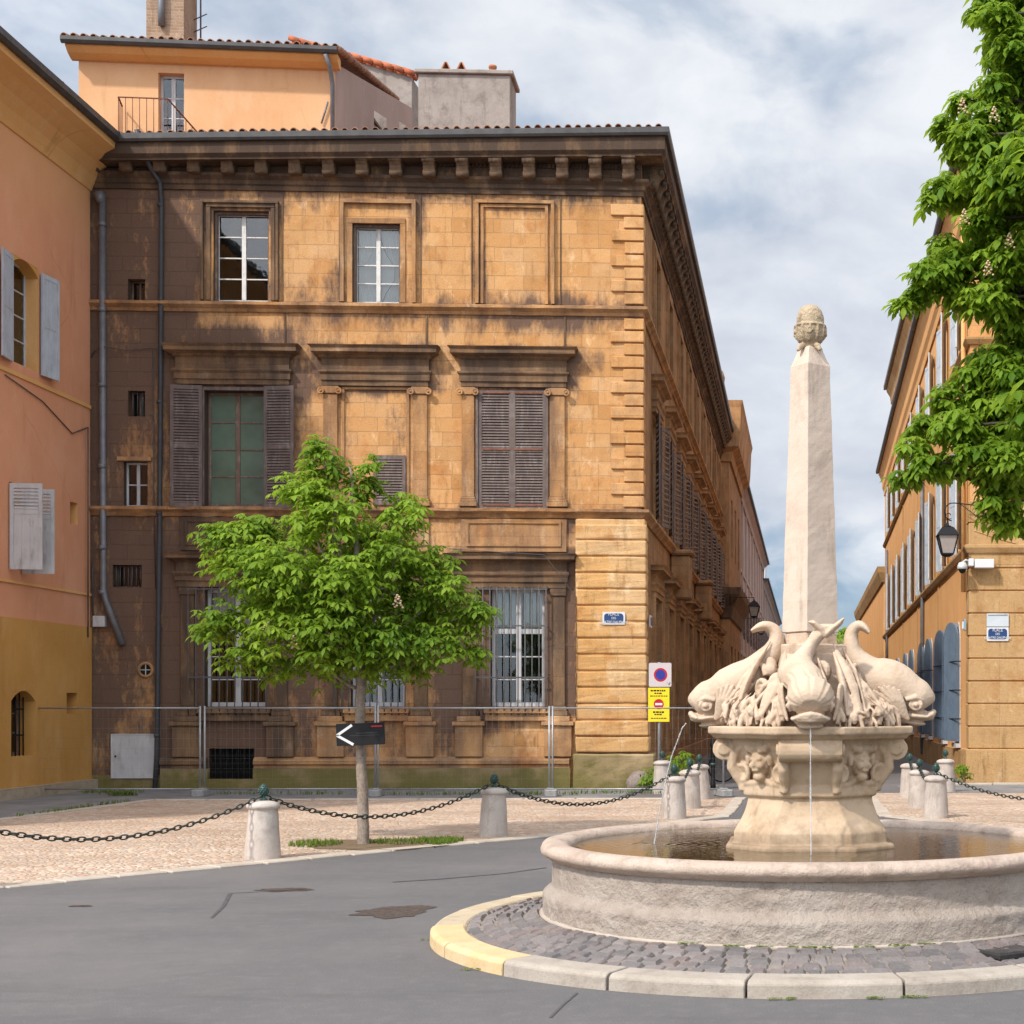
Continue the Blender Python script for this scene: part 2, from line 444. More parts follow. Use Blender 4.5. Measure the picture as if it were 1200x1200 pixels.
def tile_roof(mb, x0, x1, y0, z0, run, rise, pitch=.21, r=.075, mi=0, over=0.0, dz=lambda x: 0.0, rows=1):
    """canal tiles: half pipes running up the slope from the eave at y0 (outside) towards +y"""
    n = int((x1-x0)/pitch); K = 6
    for i in range(n+1):
        x = x0+(x1-x0)*i/n; zz = z0+dz(x)+rng.uniform(-.012,.012); yj = y0+rng.uniform(-.02,.02)
        vs = []
        for e, (yy, zt, rr) in enumerate(((yj, zz, r), (y0+run, zz+rise, r*.9))):
            for k in range(K+1):
                a = math.pi*k/K; vs.append((x-rr*math.cos(a), yy, zt+rr*math.sin(a)))
        for e, (yy, zt, rr) in enumerate(((yj, zz, r*.78), (y0+run, zz+rise, r*.7))):
            for k in range(K+1):
                a = math.pi*k/K; vs.append((x-rr*math.cos(a), yy, zt+rr*math.sin(a)))
        q = K+1
        fs = [(k, k+1, q+k+1, q+k) for k in range(K)]+[(2*q+k, k, k+1, 2*q+k+1)[::-1] for k in range(K)]
        mb.add(vs, fs, mi, False)
    mb.add([(x0,y0+.06,z0-.01+dz(x0)),(x1,y0+.06,z0-.01+dz(x1)),(x1,y0+run,z0+rise+dz(x1)),(x0,y0+run,z0+rise+dz(x0))], [(0,1,2,3)], mi)

def roughen(o, cuts, amp, sc=3.0, seed=0.0):
    me = o.data; bm = bmesh.new(); bm.from_mesh(me)
    if cuts: bmesh.ops.subdivide_edges(bm, edges=bm.edges, cuts=cuts, use_grid_fill=True)
    bm.normal_update()
    mv = []
    for v in bm.verts:
        p = v.co*sc+Vector((seed,seed*.7,0)); mv.append(Vector((noise.noise(p), noise.noise(p+Vector((9,0,0))), noise.noise(p+Vector((0,9,0)))*.5)))
    for v, d in zip(bm.verts, mv): v.co += d*amp+v.normal*noise.fractal(v.co*sc*2.3, 1, 2, 3)*amp*.8
    bm.to_mesh(me); bm.free(); me.update(); return o

# ------------------------------------------------------------------ the stone mansion
SL = .047; TH = math.atan(SL)
CX, CY = -3.55, 33.0
def fp(px, py):
    t = (px-HX)/FPX; Y = (CY-SL*CX)/(1-SL*t)
    return (t*Y-CX)/math.cos(TH), EYE-(py-HY)/FPX*Y
def fu(px): return fp(px, 500)[0]
def hole(x0, x1, y0, y1):
    m = (x0+x1)/2
    return (fu(x0), fu(x1), fp(m,y1)[1], fp(m,y0)[1])
man = empty('stone_mansion', (CX,CY,0), 'long three storey ochre stone mansion with soot stained front behind the fence panels', 'building', TH)
I4 = Matrix.Identity(4)
sv = Matrix.Rotation(-TH, 3, 'Z') @ Vector((-.008,1,0)); sv.normalize()
SLEN = 35.0
TS = frameT((0,0,0), sv)
XL = -12.9
side_end = (sv.x*SLEN, sv.y*SLEN)
PATH = [(XL,0),(0,0),side_end]
PATHF = [(XL+.2*i,0) for i in range(int(-XL/.2))]+[(-.08,0),(0,0)]+[(sv.x*q,sv.y*q) for q in (.3,.7,1.2,2,3,4.5,6.5,9,12,16,22,28,SLEN)]

H2a, H2b = hole(250,315,247,353), hole(413,469,262,355)
H1a, H1c = hole(240,310,458,593), hole(566,636,459,595)
H0a, H0b, H0c = hole(240,312,690,828), hole(411,474,690,828), hole(575,638,690,828)
S1, S2, S3, S4 = hole(150,170,327,352), hole(150,170,458,488), hole(145,173,541,594), hole(132,166,662,688)
BV = hole(245,298,877,913)
STAIN_SHADE = [(100,745,172,206,.95,6),(560,740,360,378,.75,26),(345,560,362,378,.6,26),(560,740,605,618,.6,22),(235,740,222,236,.5,22),(480,492,230,355,.5,8),(552,562,235,355,.55,8),(566,642,236,250,.55,8),(398,490,236,250,.35,8),(668,700,415,440,.5,12),(505,540,600,650,.35,14),(455,475,460,600,.3,12),(100,215,200,940,.85,45),(100,330,205,262,.7,28),(100,440,330,362,.45,25),(330,740,225,242,.35,15),(190,355,395,470,.75,18),(215,335,600,660,.75,25),  # first box paints the corona's shade on the frieze, the others soot
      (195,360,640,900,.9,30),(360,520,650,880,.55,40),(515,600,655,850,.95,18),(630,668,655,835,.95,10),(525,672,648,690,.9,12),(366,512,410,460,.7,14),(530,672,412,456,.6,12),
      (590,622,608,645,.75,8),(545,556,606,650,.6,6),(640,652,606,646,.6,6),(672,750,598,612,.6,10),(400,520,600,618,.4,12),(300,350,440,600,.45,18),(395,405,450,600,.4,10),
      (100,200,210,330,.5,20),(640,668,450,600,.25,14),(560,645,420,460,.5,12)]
def darkening(u, z):  # soot stains plus the painted frieze shade, per wall vertex
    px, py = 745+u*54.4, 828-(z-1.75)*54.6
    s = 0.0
    for a, b, c, d, k, f in STAIN_SHADE:
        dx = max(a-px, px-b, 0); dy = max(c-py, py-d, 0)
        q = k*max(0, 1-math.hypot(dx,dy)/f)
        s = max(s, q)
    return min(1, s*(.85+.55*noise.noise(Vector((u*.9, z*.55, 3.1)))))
mb = MB()
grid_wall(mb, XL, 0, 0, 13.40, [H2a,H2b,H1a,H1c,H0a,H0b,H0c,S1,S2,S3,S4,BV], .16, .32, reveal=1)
wall = mb.build('wall', [m_wall, m_corn], man, attr={'darkening': [darkening(v[0], v[2]) for v in mb.v]})
# street side wall
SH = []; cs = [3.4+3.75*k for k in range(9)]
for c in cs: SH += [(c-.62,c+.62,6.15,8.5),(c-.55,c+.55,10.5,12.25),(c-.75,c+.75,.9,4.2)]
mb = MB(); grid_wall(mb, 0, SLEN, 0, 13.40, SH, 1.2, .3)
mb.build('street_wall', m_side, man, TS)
# back and top closing faces so that the house is a body
mb = MB(); mb.slab([(XL,.6),(-.6,.6),(side_end[0]-.6,SLEN-.2),(XL,SLEN-.2)], 13.0, 13.3); mb.build('attic_floor', m_dark, man)

# mouldings wrapping both fronts
mb = MB()
mb.sweep(PATH, [(-.02,12.70),(.05,12.70),(.05,12.79),(.09,12.82),(.09,12.90),(.17,12.97),(.17,13.03),(-.02,13.03)])
lo = -.34
mb.sweep(PATH, [(-.02,13.43),(.48,13.43),(.48,13.47),(.51,13.50),(.53,13.52),(.55,13.54),(.55,13.85,1),(-.02,13.85,1)], 0, [lo,0,0])
# small dentils between the brackets
for i in range(150):
    x = XL+.3+i*.085
    if x > -.1: break
    mb.box(x, x+.045, -.06, .02, 13.27, 13.36)
mb.build('cornice', m_corn, man)
mb = MB(); mb.sweep(PATHF, [(-.02,10.12),(.04,10.12),(.07,10.19),(.15,10.25),(.15,10.31),(-.02,10.36)])
roughen(mb.build('string_course', m_mid, man), 0, .012, 5)
mb = MB(); mb.sweep(PATHF, [(-.02,5.78),(.05,5.78),(.09,5.85),(.17,5.91),(.17,5.97),(-.02,6.0)])
roughen(mb.build('ledge', m_mid, man), 0, .024, 4.2)
for a, b in ((fu(190), BV[0]-.02), (BV[1]+.02, fu(668))):
    mb = MB(); mb.sweep([(a,0),(b,0)], [(-.02,.44),(.12,.44),(.12,.50),(.17,.53),(.17,.60),(.07,.68),(-.02,.68)])
    mb.build('base_ledge', m_mid if b > -5 else m_soot, man)
mb = MB()
mb.box(fu(190), BV[0], -.12, .02, -.1, .437); mb.box(BV[1], fu(669), -.12, .02, -.1, .437); mb.box(BV[0], BV[1], -.12, .02, -.1, BV[2])
mb.box(XL, fu(190)-.003, -.07, .02, -.1, .30)
roughen(mb.build('plinth', m_plinth, man), 6, .012, 3)
mb = MB()     # brackets under the cornice
pr = [(0,13.425),(-.53,13.425),(-.53,13.33),(-.49,13.24),(-.42,13.17),(-.38,13.07),(-.33,12.99),(-.20,12.975),(0,13.035)]
mb.add([(x,y,z) for x in (-.12,.12) for y, z in pr], [tuple(range(8,-1,-1)),tuple(range(9,18))]+[(i,(i+1)%9,(i+1)%9+9,i+9) for i in range(9)])
mb.box(-.15,.15,-.56,-.0,13.375,13.427)
mb.tube([(-.135,-.47,13.30),(.135,-.47,13.30)], .07, 12)
mb.tube([(-.13,-.31,13.045),(.13,-.31,13.045)], .075, 12)
mb.v = [(x, y*.86, z) for x, y, z in mb.v]
br0 = mb.build('bracket', m_corn, man)
k = 0
for i in range(18):
    x = -.25-.70*i
    o = br0 if i == 0 else br0.copy()
    if i: col.objects.link(o); o.parent = man
    o.location = (x,0,0)
for i in range(48):
    o = br0.copy(); col.objects.link(o); o.parent = man
    o.matrix_local = TS @ Matrix.Translation((.35+.71*i,0,0))
# gutter and roof
mb = MB(); mb.sweep(PATH, [(.53,13.86,1),(.55,13.82,1),(.62,13.82,1),(.65,13.87,1),(.65,13.98,1),(.63,13.99,1),(.62,13.90,1),(.56,13.90,1),(.54,13.99,1)], 0, [lo-.06,0,0])
mb.build('gutter', m_gutter, man)
mb = MB()
dzf = lambda x: (lo-.06)*min(1,max(0,-x/12.9))
tile_roof(mb, XL, .40, -.57, 13.99, 3.2, .60, dz=dzf)
mb.add([(XL,2.4,14.1),(.4,2.4,14.5),(.4,9,14.5),(XL,9,14.1),(side_end[0]+.5,SLEN,14.5),(side_end[0]-6,SLEN,15.4),(-6,9,15.4)], [(0,1,2,3),(2,4,5,6)])
mb.build('roof', m_tile, man)

# windows of the front
for h, q in ((H2a,0),(H2b,2)):
    casement(man, I4, *h, .20, m_white, 4, curtain=q)
    mb = MB(); mb.box(h[0]-.01, h[0]+.05, .10, .19, h[2], h[3]); mb.box(h[1]-.05, h[1]+.01, .10, .19, h[2], h[3]); mb.box(h[0]+.05, h[1]-.05, .10, .19, h[3]-.05, h[3]+.01)
    mb.build('outer_frame', m_brownp, man)
mb = MB()
x0,x1,z0,z1 = H2a; rect_frame(mb, x0-.05, x1+.05, 10.36, z1+.06, .09, .05); rect_frame(mb, x0-.19, x1+.16, 10.36, z1+.14, .06, .09)
mb.build('window_surround', m_soot, man, bevel=.01)
mb = MB(); x0,x1,z0,z1 = H2b
rect_frame(mb, x0, x1, 10.36, z1, .11, .03); rect_frame(mb, x0-.17, x1+.26, 10.36, z1+.42, .08, .08)
roughen(mb.build('window_surround', m_mid, man), 6, .008, 5)
mb = MB(); x0,x1 = fu(567), fu(639)
rect_frame(mb, x0, x1, 10.36, 12.42, .06, .05); rect_frame(mb, x0-.10, x1+.13, 10.36, 12.50, .07, .09)
roughen(mb.build('blind_window', m_mid, man), 6, .008, 5)
mb = MB()
for a in (331,398,493,553,657):
    mb = MB(); mb.box(fu(a)-.012, fu(a)+.012, -.02, .01, 10.37, 12.69); mb.build('wall_strip', m_soot, man)
for a in (334,500,662):
    mb = MB(); mb.box(fu(a)-.018, fu(a)+.018, -.025, .01, 9.45, 10.11); mb.build('wall_strip', m_soot, man)
# first floor
EN = [(-.12,8.57),(.0,8.57),(.0,8.67),(.03,8.68),(.03,8.80),(.07,8.85),(.07,8.88),(.01,8.90),(.01,9.13),(.05,9.16),(.08,9.20),(.20,9.25),(.20,9.33),(.25,9.39),(-.12,9.42)]
def aedicule(a, b, name='entablature', mat=None, dent=True):
    mb = MB(); x0, x1 = fu(a), fu(b); block_moulding(mb, x0, x1, EN, .10)
    if dent:
        n = int((x1-x0)/.06)
        mbd = MB()
        for i in range(n): mbd.box(x0+i*.06, x0+i*.06+.03, -.18, -.09, 9.165, 9.21)
        mbd.build('dentils_frieze', mat or m_soot, man)
    return roughen(mb.build(name, mat or m_soot, man), 5, .011, 4)
aedicule(208, 340); aedicule(379, 503); aedicule(541, 664)
def pilaster(a, b, zb=6.02, zt=8.56, volute=True, mat=None):
    mb = MB(); x0, x1 = fu(a), fu(b); c = (x0+x1)/2
    mb.box(x0+.03, x1-.03, -.07, .02, zb+.21, zt-.16)
    mb.box(x0-.03, x1+.03, -.12, .02, zb, zb+.10); mb.box(x0-.01, x1+.01, -.10, .02, zb+.104, zb+.155); mb.box(x0+.01, x1-.01, -.085, .02, zb+.158, zb+.207)
    mb.box(x0, x1, -.10, .02, zt-.155, zt-.003)
    if volute:
        for x in (x0-.005, x1+.005):
            mb.lathe([(.075,0),(.075,.05),(.05,.05),(.05,.035),(.025,.035),(.025,.06),(.004,.062)], (0,0,0), 14)
            k = 7*14
            for i in range(len(mb.v)-k, len(mb.v)):
                q = mb.v[i]; mb.v[i] = (x+q[0], -.10-q[2], zt-.11+q[1])
    return mb.build('pilaster', mat or m_mid, man, bevel=.008)
for a, b in ((540,558),(643,664),(378,398),(483,503)): pilaster(a, b)
mb = MB(); x0,x1 = fu(404), fu(477); rect_frame(mb, x0, x1, 6.02, 8.50, .05, .04); mb.build('blind_window', m_mid, man)
# shutters of the first floor
h1 = H1c[3]-H1c[2]; w1 = (fu(640)-fu(561))/2
lm = mesh_of(leaf_shape(w1, h1+.08, (0,.5,1)), m_shut)
hang(man, lm, I4, fu(561), -.03, H1c[2]-.05, 0); hang(man, lm, I4, fu(640), -.03, H1c[2]-.05, 0, flip=True)
mb = MB(); mb.box(fu(561)-.05, fu(561)-.004, -.075, .02, H1c[2]-.08, H1c[3]+.1); mb.box(fu(640)+.004, fu(640)+.05, -.075, .02, H1c[2]-.08, H1c[3]+.1); mb.box(fu(561)-.05, fu(640)+.05, -.078, .02, H1c[3]+.1, H1c[3]+.17)
for z in (H1c[2]+.05, (H1c[2]+H1c[3])/2, H1c[3]-.03):
    mb.box(fu(566), fu(598), -.062, -.052, z-.018, z+.018, 1); mb.box(fu(603), fu(636), -.062, -.052, z-.018, z+.018, 1)
mb.build('shutter_frame', [m_shut, m_rusty], man)
casement(man, I4, *H1a, .22, m_brownp, 4, gm=m_gglass, label='brown window with green blinds drawn behind the glass')
w2 = fu(347)-fu(311)
lm2 = mesh_of(leaf_shape(w2, h1+.1, (0,.5,1)), m_shut)
hang(man, lm2, I4, H1a[0]-.02, -.10, H1a[2]-.05, RAD(6), flip=True); hang(man, lm2, I4, H1a[1]+.02, -.10, H1a[2]-.05, RAD(-6))
mb = MB(); rect_frame(mb, H1a[0], H1a[1], H1a[2], H1a[3], .07, .06); mb.build('window_surround', m_shut, man)
hz = hole(438,476,534,592)
hang(man, mesh_of(leaf_shape(hz[1]-hz[0], hz[3]-hz[2], (0,1)), m_shut), I4, hz[0], -.04, hz[2], 0, label='small closed louvred shutter low in the walled up window')
# panels under the first floor
mb = MB()
for a, b in ((541,664),(379,503),(212,338)):
    x0, x1 = fu(a), fu(b); mb.box(x0, x1, -.05, .02, 5.06, 5.76); rect_frame(mb, x0+.16, x1-.16, 5.22, 5.66, .05, .025, 0, True, -.05)
    roughen(mb.build('window_apron', m_mid if a > 230 else m_soot, man), 2, .008, 4); mb = MB()
# ground floor
EG = [(-.12,4.28),(.0,4.28),(.0,4.40),(.03,4.41),(.03,4.50),(.07,4.56),(.07,4.60),(.01,4.62),(.01,4.80),(.06,4.84),(.19,4.88),(.19,4.94),(.23,5.0),(-.12,5.03)]
for a, b in ((209,340),(380,503),(534,664)):
    mb = MB(); block_moulding(mb, fu(a), fu(b), EG, .10); roughen(mb.build('entablature', m_soot, man), 5, .012, 4)
for a, b in ((541,560),(645,664),(380,398),(484,503),(211,230),(321,339)):
    pilaster(a, b, 1.55, 4.27, False, m_soot)
    mb = MB(); x0, x1 = fu(a)-.12, fu(b)+.12
    mb.box(x0, x1, -.16, .02, .683, 1.34); mb.box(x0-.05, x1+.05, -.22, .02, 1.343, 1.43); mb.box(x0+.04, x1-.04, -.17, .02, 1.433, 1.545)
    roughen(mb.build('pedestal', m_mid if a > 350 else m_soot, man, bevel=.01), 2, .010, 4)
for h, rows in ((H0a,3),(H0b,3),(H0c,3)):
    casement(man, I4, *h, .18, m_wired, 3, trans=h[2]+(h[3]-h[2])*.62, curtain=3, fw=.075)
    mb = MB(); mb.box(h[0]-.12, h[1]+.12, -.19, .02, h[2]-.14, h[2]-.02); mb.box(h[0]-.1, h[1]+.1, -.13, .02, h[2]-.30, h[2]-.143)
    roughen(mb.build('window_sill', m_mid if h[0] > -7 else m_soot, man), 2, .006, 4)
    grille(man, I4, h[0]-.28, h[1]+.06, h[2]-.12, h[3]+.04, -.20, 11, (h[2]+.62, h[2]+1.72, h[3]-.02), bellied=1)
# the narrow openings of the corner strip
for h in (S1, S2): casement(man, I4, *h, .22, m_brownp, 1, fw=.03)
casement(man, I4, *S3, .15, m_wired, 2, fw=.045); casement(man, I4, *S4, .25, m_brownp, 1, fw=.03)
grille(man, I4, S4[0]+.05, S4[1]-.05, S4[2], S4[3], .06, 7, (), .012); grille(man, I4, S2[0]+.08, S2[1]-.08, S2[2], S2[3], .06, 3, (), .01)
mb = MB(); mb.box(S3[0]-.1, S3[1]+.1, -.10, .02, S3[3]+.01, S3[3]+.09); mb.build('lintel', m_mid, man)
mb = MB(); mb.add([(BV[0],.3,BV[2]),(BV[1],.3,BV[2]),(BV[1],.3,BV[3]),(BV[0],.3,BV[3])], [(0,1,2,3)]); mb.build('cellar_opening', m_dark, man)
mb = MB(); mb.add([(H1c[0],.3,H1c[2]),(H1c[1],.3,H1c[2]),(H1c[1],.3,H1c[3]),(H1c[0],.3,H1c[3])], [(0,1,2,3)]); mb.build('window', m_dark, man)  # dark backing sheet painted as the unlit room behind the closed shutters
grille(man, I4, BV[0]+.03, BV[1]-.03, BV[2], BV[3], .03, 11, (BV[2]+.15,BV[2]+.33,BV[2]+.5), .009, mat=m_black, name='cellar_grille')
ox, oz = fp(171,785)
mb = MB()
mb.lathe([(.115,0),(.115,.03),(.17,.03),(.17,0)], (0,0,0), 20, 0, True, False)
mb.lathe([(.118,.008),(.001,.008)], (0,0,0), 20, 1, False, False)
for i in range(len(mb.v)): q = mb.v[i]; mb.v[i] = (ox+q[0], -q[2], oz+q[1])
mb.box(ox-.008, ox+.008, -.02, -.010, oz-.115, oz+.115, 2); mb.box(ox-.115, ox+.115, -.019, -.011, oz-.008, oz+.008, 2)
mb.build('round_window', [m_mid, m_dark, m_wired], man)
# steel hatch, meter box, pipes
hx0,hx1,hz0,hz1 = hole(132,184,860,912)
mb = MB(); mb.box(hx0, hx1, -.10, .0, hz0, hz1); rect_frame(mb, hx0+.02, hx1-.02, hz0+.02, hz1-.02, .018, .11, 0, True)
mb.tube([((hx0+.1), -.10, (hz0+hz1)/2),(hx0+.1,-.125,(hz0+hz1)/2)], .02, 8, 1)
mb.build('steel_hatch', [m_wired, m_black], man, bevel=.004)
a = hole(111,125,722,735); mb = MB(); mb.box(a[0],a[1],-.12,0,a[2],a[3]); mb.build('meter_box', m_wired, man, bevel=.01)
def fpt(px, py, out): u, z = fp(px, py); return (u, -out, z)
mb = MB(); mb.tube([fpt(122,230,.10), fpt(123,690,.10), fpt(126,704,.10), fpt(146,756,.10)], .068, 10)
mb.tube([fpt(118,228,.10), fpt(121,240,.10)], [.12,.08], 10)
for y in (262,362,450,545,640,692): mb.tube([fpt(122,y,.10), fpt(122,y+5,.10)], .082, 10)
mb.build('downpipe', m_pipe, man)
mb = MB(); mb.tube([fpt(173,164,.60), fpt(175,180,.5), fpt(183,203,.3), fpt(190,216,.12), fpt(191,240,.09), fpt(189,600,.09), fpt(187,885,.16), fpt(185,925,.17)], .05, 10)
for y in (240,355,470,600,735,860): mb.tube([fpt(190-(y-240)*.005,y,.09 if y<860 else .15), fpt(190-(y-240)*.005,y+4,.09 if y<860 else .15)], .062, 10)
mb.build('downpipe', m_pipe2, man)
mb = MB()
mb.tube([fpt(106,420,.04), fpt(112,412,.05), fpt(125,408,.14), fpt(150,411,.05), fpt(180,408,.05), fpt(205,413,.06)], .012, 5)
mb.build('cable', m_iron, man); mb = MB()
mb.tube([fpt(180,410,.03), fpt(181,600,.03), fpt(183,690,.03)], .010, 5); mb.build('cable', m_iron, man); mb = MB(); mb.tube([fpt(109,660,.03), fpt(110,735,.03)], .014, 5); mb.build('cable', m_iron, man); mb = MB()
mb.tube([fpt(530,645,.33), fpt(640,652,.33), fpt(676,700,.16), fpt(676,860,.16)], .008, 5)
mb.build('cable', m_iron, man)
# quoins
mb = MB(); z = 6.03; i = 0
while z < 12.5:
    if not (9.97 < z+.13 < 10.5):
        L = .64 if i % 2 else .36; j = rng.uniform(-.02,.02)
        mb.box(-L+j, .06, -.055, (.34 if i % 2 else .60)+j, z, z+.235)
    z += .272; i += 1
roughen(mb.build('quoin_strip', m_trim, man, bevel=.012), 2, .007, 5)
mb = MB(); z = .78; i = 0; xq = fu(675)
while z < 5.6:
    j = rng.uniform(-.02,.02); w = .14 if z > 1.4 else .19
    mb.box(xq+j*.5, w-.02+j*.4, -w+j*.3, .55, z, z+.318); z += .350; i += 1
mb.box(xq, .10, -.10, .5, .76, 5.77)
o = mb.build('rusticated_corner', m_rust, man, bevel=.03, seg=2); bake(o); roughen(o, 3, .016, 3.2)
mb = MB(); mb.box(xq-.04, .30, -.24, .75, -.1, .74)
roughen(mb.build('corner_plinth', m_plinth, man, bevel=.03), 8, .016, 2.5)

# street side of the mansion: openings, shutters, pilasters and doors
lmS = mesh_of(leaf_shape(.64, 2.4, (0,.5,1), slat=.12), m_shut); lmS2 = mesh_of(leaf_shape(.56, 1.8, (0,1), slat=.12), m_shut)
m_door = plain('stained_door_wood', (.20,.085,.035), .55, .35, 3, .3, bsc=30)
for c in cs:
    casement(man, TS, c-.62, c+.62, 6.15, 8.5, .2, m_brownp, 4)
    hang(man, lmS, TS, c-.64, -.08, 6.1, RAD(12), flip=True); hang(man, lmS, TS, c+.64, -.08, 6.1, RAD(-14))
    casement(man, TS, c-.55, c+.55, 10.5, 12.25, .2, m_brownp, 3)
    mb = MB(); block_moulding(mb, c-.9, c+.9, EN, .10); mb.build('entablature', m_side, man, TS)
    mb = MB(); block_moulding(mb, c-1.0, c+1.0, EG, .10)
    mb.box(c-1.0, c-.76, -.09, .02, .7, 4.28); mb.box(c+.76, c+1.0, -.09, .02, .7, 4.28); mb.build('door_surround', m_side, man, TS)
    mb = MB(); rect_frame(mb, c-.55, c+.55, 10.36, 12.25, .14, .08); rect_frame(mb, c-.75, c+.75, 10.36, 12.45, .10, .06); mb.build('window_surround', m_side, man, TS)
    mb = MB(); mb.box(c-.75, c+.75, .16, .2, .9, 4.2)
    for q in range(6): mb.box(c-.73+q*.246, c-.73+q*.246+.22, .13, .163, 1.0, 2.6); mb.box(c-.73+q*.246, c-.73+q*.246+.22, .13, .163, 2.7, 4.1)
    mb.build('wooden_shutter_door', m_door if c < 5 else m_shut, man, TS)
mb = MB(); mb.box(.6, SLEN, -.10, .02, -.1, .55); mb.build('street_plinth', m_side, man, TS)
for d in (7.6, 17.5):
    mb = MB(); mb.box(d, d+.75, -.55, .0, 4.6, 5.75); mb.box(d-.1, d+.85, -.62, .0, 5.753, 5.9); mb.build('console_block', m_side, man, TS, bevel=.05)
# ------------------------------------------------------------------ salmon house beside the mansion
def plaster(name, c, dark, pale, sc=1.0, vert=.6, top=None):
    M = Mat(name)
    a = M.mix(dark, c, M.ramp(M.noise(.55*sc, 8, .6), .25, .6))
    a = M.mix(a, pale, M.ramp(M.noise(1.1*sc, 10, .7, M.scaled(1,1,.5)), .5, .75, 0, .7))
    a = M.mix(a, tuple(k*.62 for k in dark), M.ramp(M.noise(2.0*sc, 9, .68, M.scaled(1.5,1.5,.22)), .55, .8, 0, vert))
    a = M.mix(a, (0,0,0), M.ramp(M.noise(45, 5, .6), .3, .5, .12, 0))
    if top: a = M.mix(a, top[0], M.ramp(M.math('ADD', M.sep()[2], M.math('MULTIPLY', M.noise(.8,5,.6), 1.6)), top[1], top[2], 0, .95))
    vc = M.n('ShaderNodeTexVoronoi', {'Vector': M.n('ShaderNodeMix', {0:.18, 4: M.obj, 5: M.n('ShaderNodeTexNoise', {'Vector': M.obj, 'Scale': 1.6, 'Detail': 5}).outputs['Color']}, data_type='VECTOR').outputs[1], 'Scale': .45}, feature='DISTANCE_TO_EDGE').outputs['Distance']
    a = M.mix(a, tuple(k*.4 for k in dark), M.math('MULTIPLY', M.ramp(vc, .008, .002), M.ramp(M.noise(.37, 3), .56, .66, 0, .4)))
    h = M.math('ADD', M.noise(60, 4, .6), M.math('MULTIPLY', M.noise(5, 5, .6), 1.2))
    return M.done(a, .92, M.bump(h, .3, .015), .12)
m_salm = plaster('salmon_plaster', (.66,.31,.175), (.58,.255,.135), (.70,.38,.24), top=((.67,.36,.165), 11.8, 13.8))
m_ochp = plaster('ochre_plaster', (.54,.285,.085), (.45,.22,.055), (.59,.35,.14))
m_yelp = plaster('yellow_plaster', (.68,.38,.15), (.62,.32,.11), (.72,.46,.23), 1, .15)
m_peach = plaster('peach_plaster', (.66,.38,.20), (.58,.31,.15), (.70,.45,.28))
m_pink = plaster('pink_grey_plaster', (.40,.29,.25), (.34,.24,.20), (.46,.36,.31))
m_bluesh = plain('pale_grey_shutter_paint', (.42,.45,.50), .55, .15, 4, .15, dirt=(.3,.3,.31))
LX0, LY0, LK = -14.689, 18.7, -.03
sal = empty('salmon_house', (LX0,LY0,0), 'salmon pink plastered house with ochre ground floor and pale shutters beside the mansion', 'building')
TL = frameT((0,0,0), (LK,1))
def lp(px, py=HY):
    t = (px-HX)/FPX; Y = (LX0-LK*LY0)/(t-LK)
    return (Y-LY0)*math.sqrt(1+LK*LK), EYE-(py-HY)/FPX*Y
LEN = 13.69
def lz(px, py): return lp(px, py)[1]
U = (10.25, 11.37, lz(30,430), lz(30,306)); Lw = (10.19, 10.62, 4.35, 5.98); S1_ = (lp(82)[0], lp(91)[0], 5.5, 5.95); S2_ = (lp(76)[0], lp(89)[0], 1.6, 2.03)
A_ = (10.2, 11.18, .80, 2.05); holes = [U, Lw, S1_, S2_, A_]
for c in (2.6, 6.4): holes += [(c-.55,c+.55,8.3,10.3), (c-.5,c+.5,4.4,6.1)]
mb = MB(); grid_wall(mb, 0, LEN, 3.38, 12.9, holes[:3]+holes[5:], .8, .28, reveal=1); mb.build('wall', [m_salm, m_yelp], sal, TL)
mb = MB(); grid_wall(mb, 0, LEN, -.1, 3.42, [S2_, A_], .8, .35, y=-.035); mb.box(0, LEN, -.034, .02, 3.38, 3.423); mb.build('ground_floor_wall', m_ochp, sal, TL)
mb = MB(); mb.box(0, LEN, -.03, .02, 4.08, 4.13); mb.box(0, LEN, -.025, .01, 8.02, 8.10); mb.build('string_course', m_yelp, sal, TL)
mb = MB(); mb.box(0, LEN, -.16, .02, -.1, .22); roughen(mb.build('stone_footing', roughstone('footing_stone', (.34,.26,.18), (.16,.12,.09), (.42,.34,.25)), sal, TL), 8, .012, 2)
cp = [(-.02,12.62),(.03,12.62),(.06,12.72),(.14,12.90),(.30,13.10),(.52,13.26),(.70,13.36),(.72,13.52),(-.02,13.52)]
mb = MB(); mb.sweep([(0,0),(LK*LEN,LEN)], cp); mb.build('eave_cove', m_yelp, sal)
mb = MB(); mb.sweep([(0,0),(LK*LEN,LEN+.35)], [(.66,13.53),(.70,13.48),(.78,13.48),(.83,13.54),(.83,13.66),(.80,13.66),(.79,13.57),(.69,13.57)]); mb.build('gutter', m_gutter, sal)
mb = MB(); tile_roof(mb, 0, LEN+.3, -.72, 13.68, 5.0, 1.3); mb.build('roof', m_tile, sal, TL)
mb = MB(); T2 = frameT((-8.0,0,0), (1,0)); grid_wall(mb, 0, 8.0, -.1, 13.5, [(1.5,2.6,8.3,10.3),(4.8,5.9,8.3,10.3)], 2, .28)
mb.build('end_wall', m_salm, sal, T2)
mb = MB(); mb.box(.5, LEN-.1, .5, 8.0, 13.0, 13.4); mb.box(0, LEN, 8.0, 8.2, 0, 14.5); mb.build('attic_floor', m_dark, sal, TL)
m_swin = plain('grey_white_window_paint', (.45,.44,.44), .5, .15, 5, .1)
casement(sal, TL, *U, .24, m_swin, 4); 
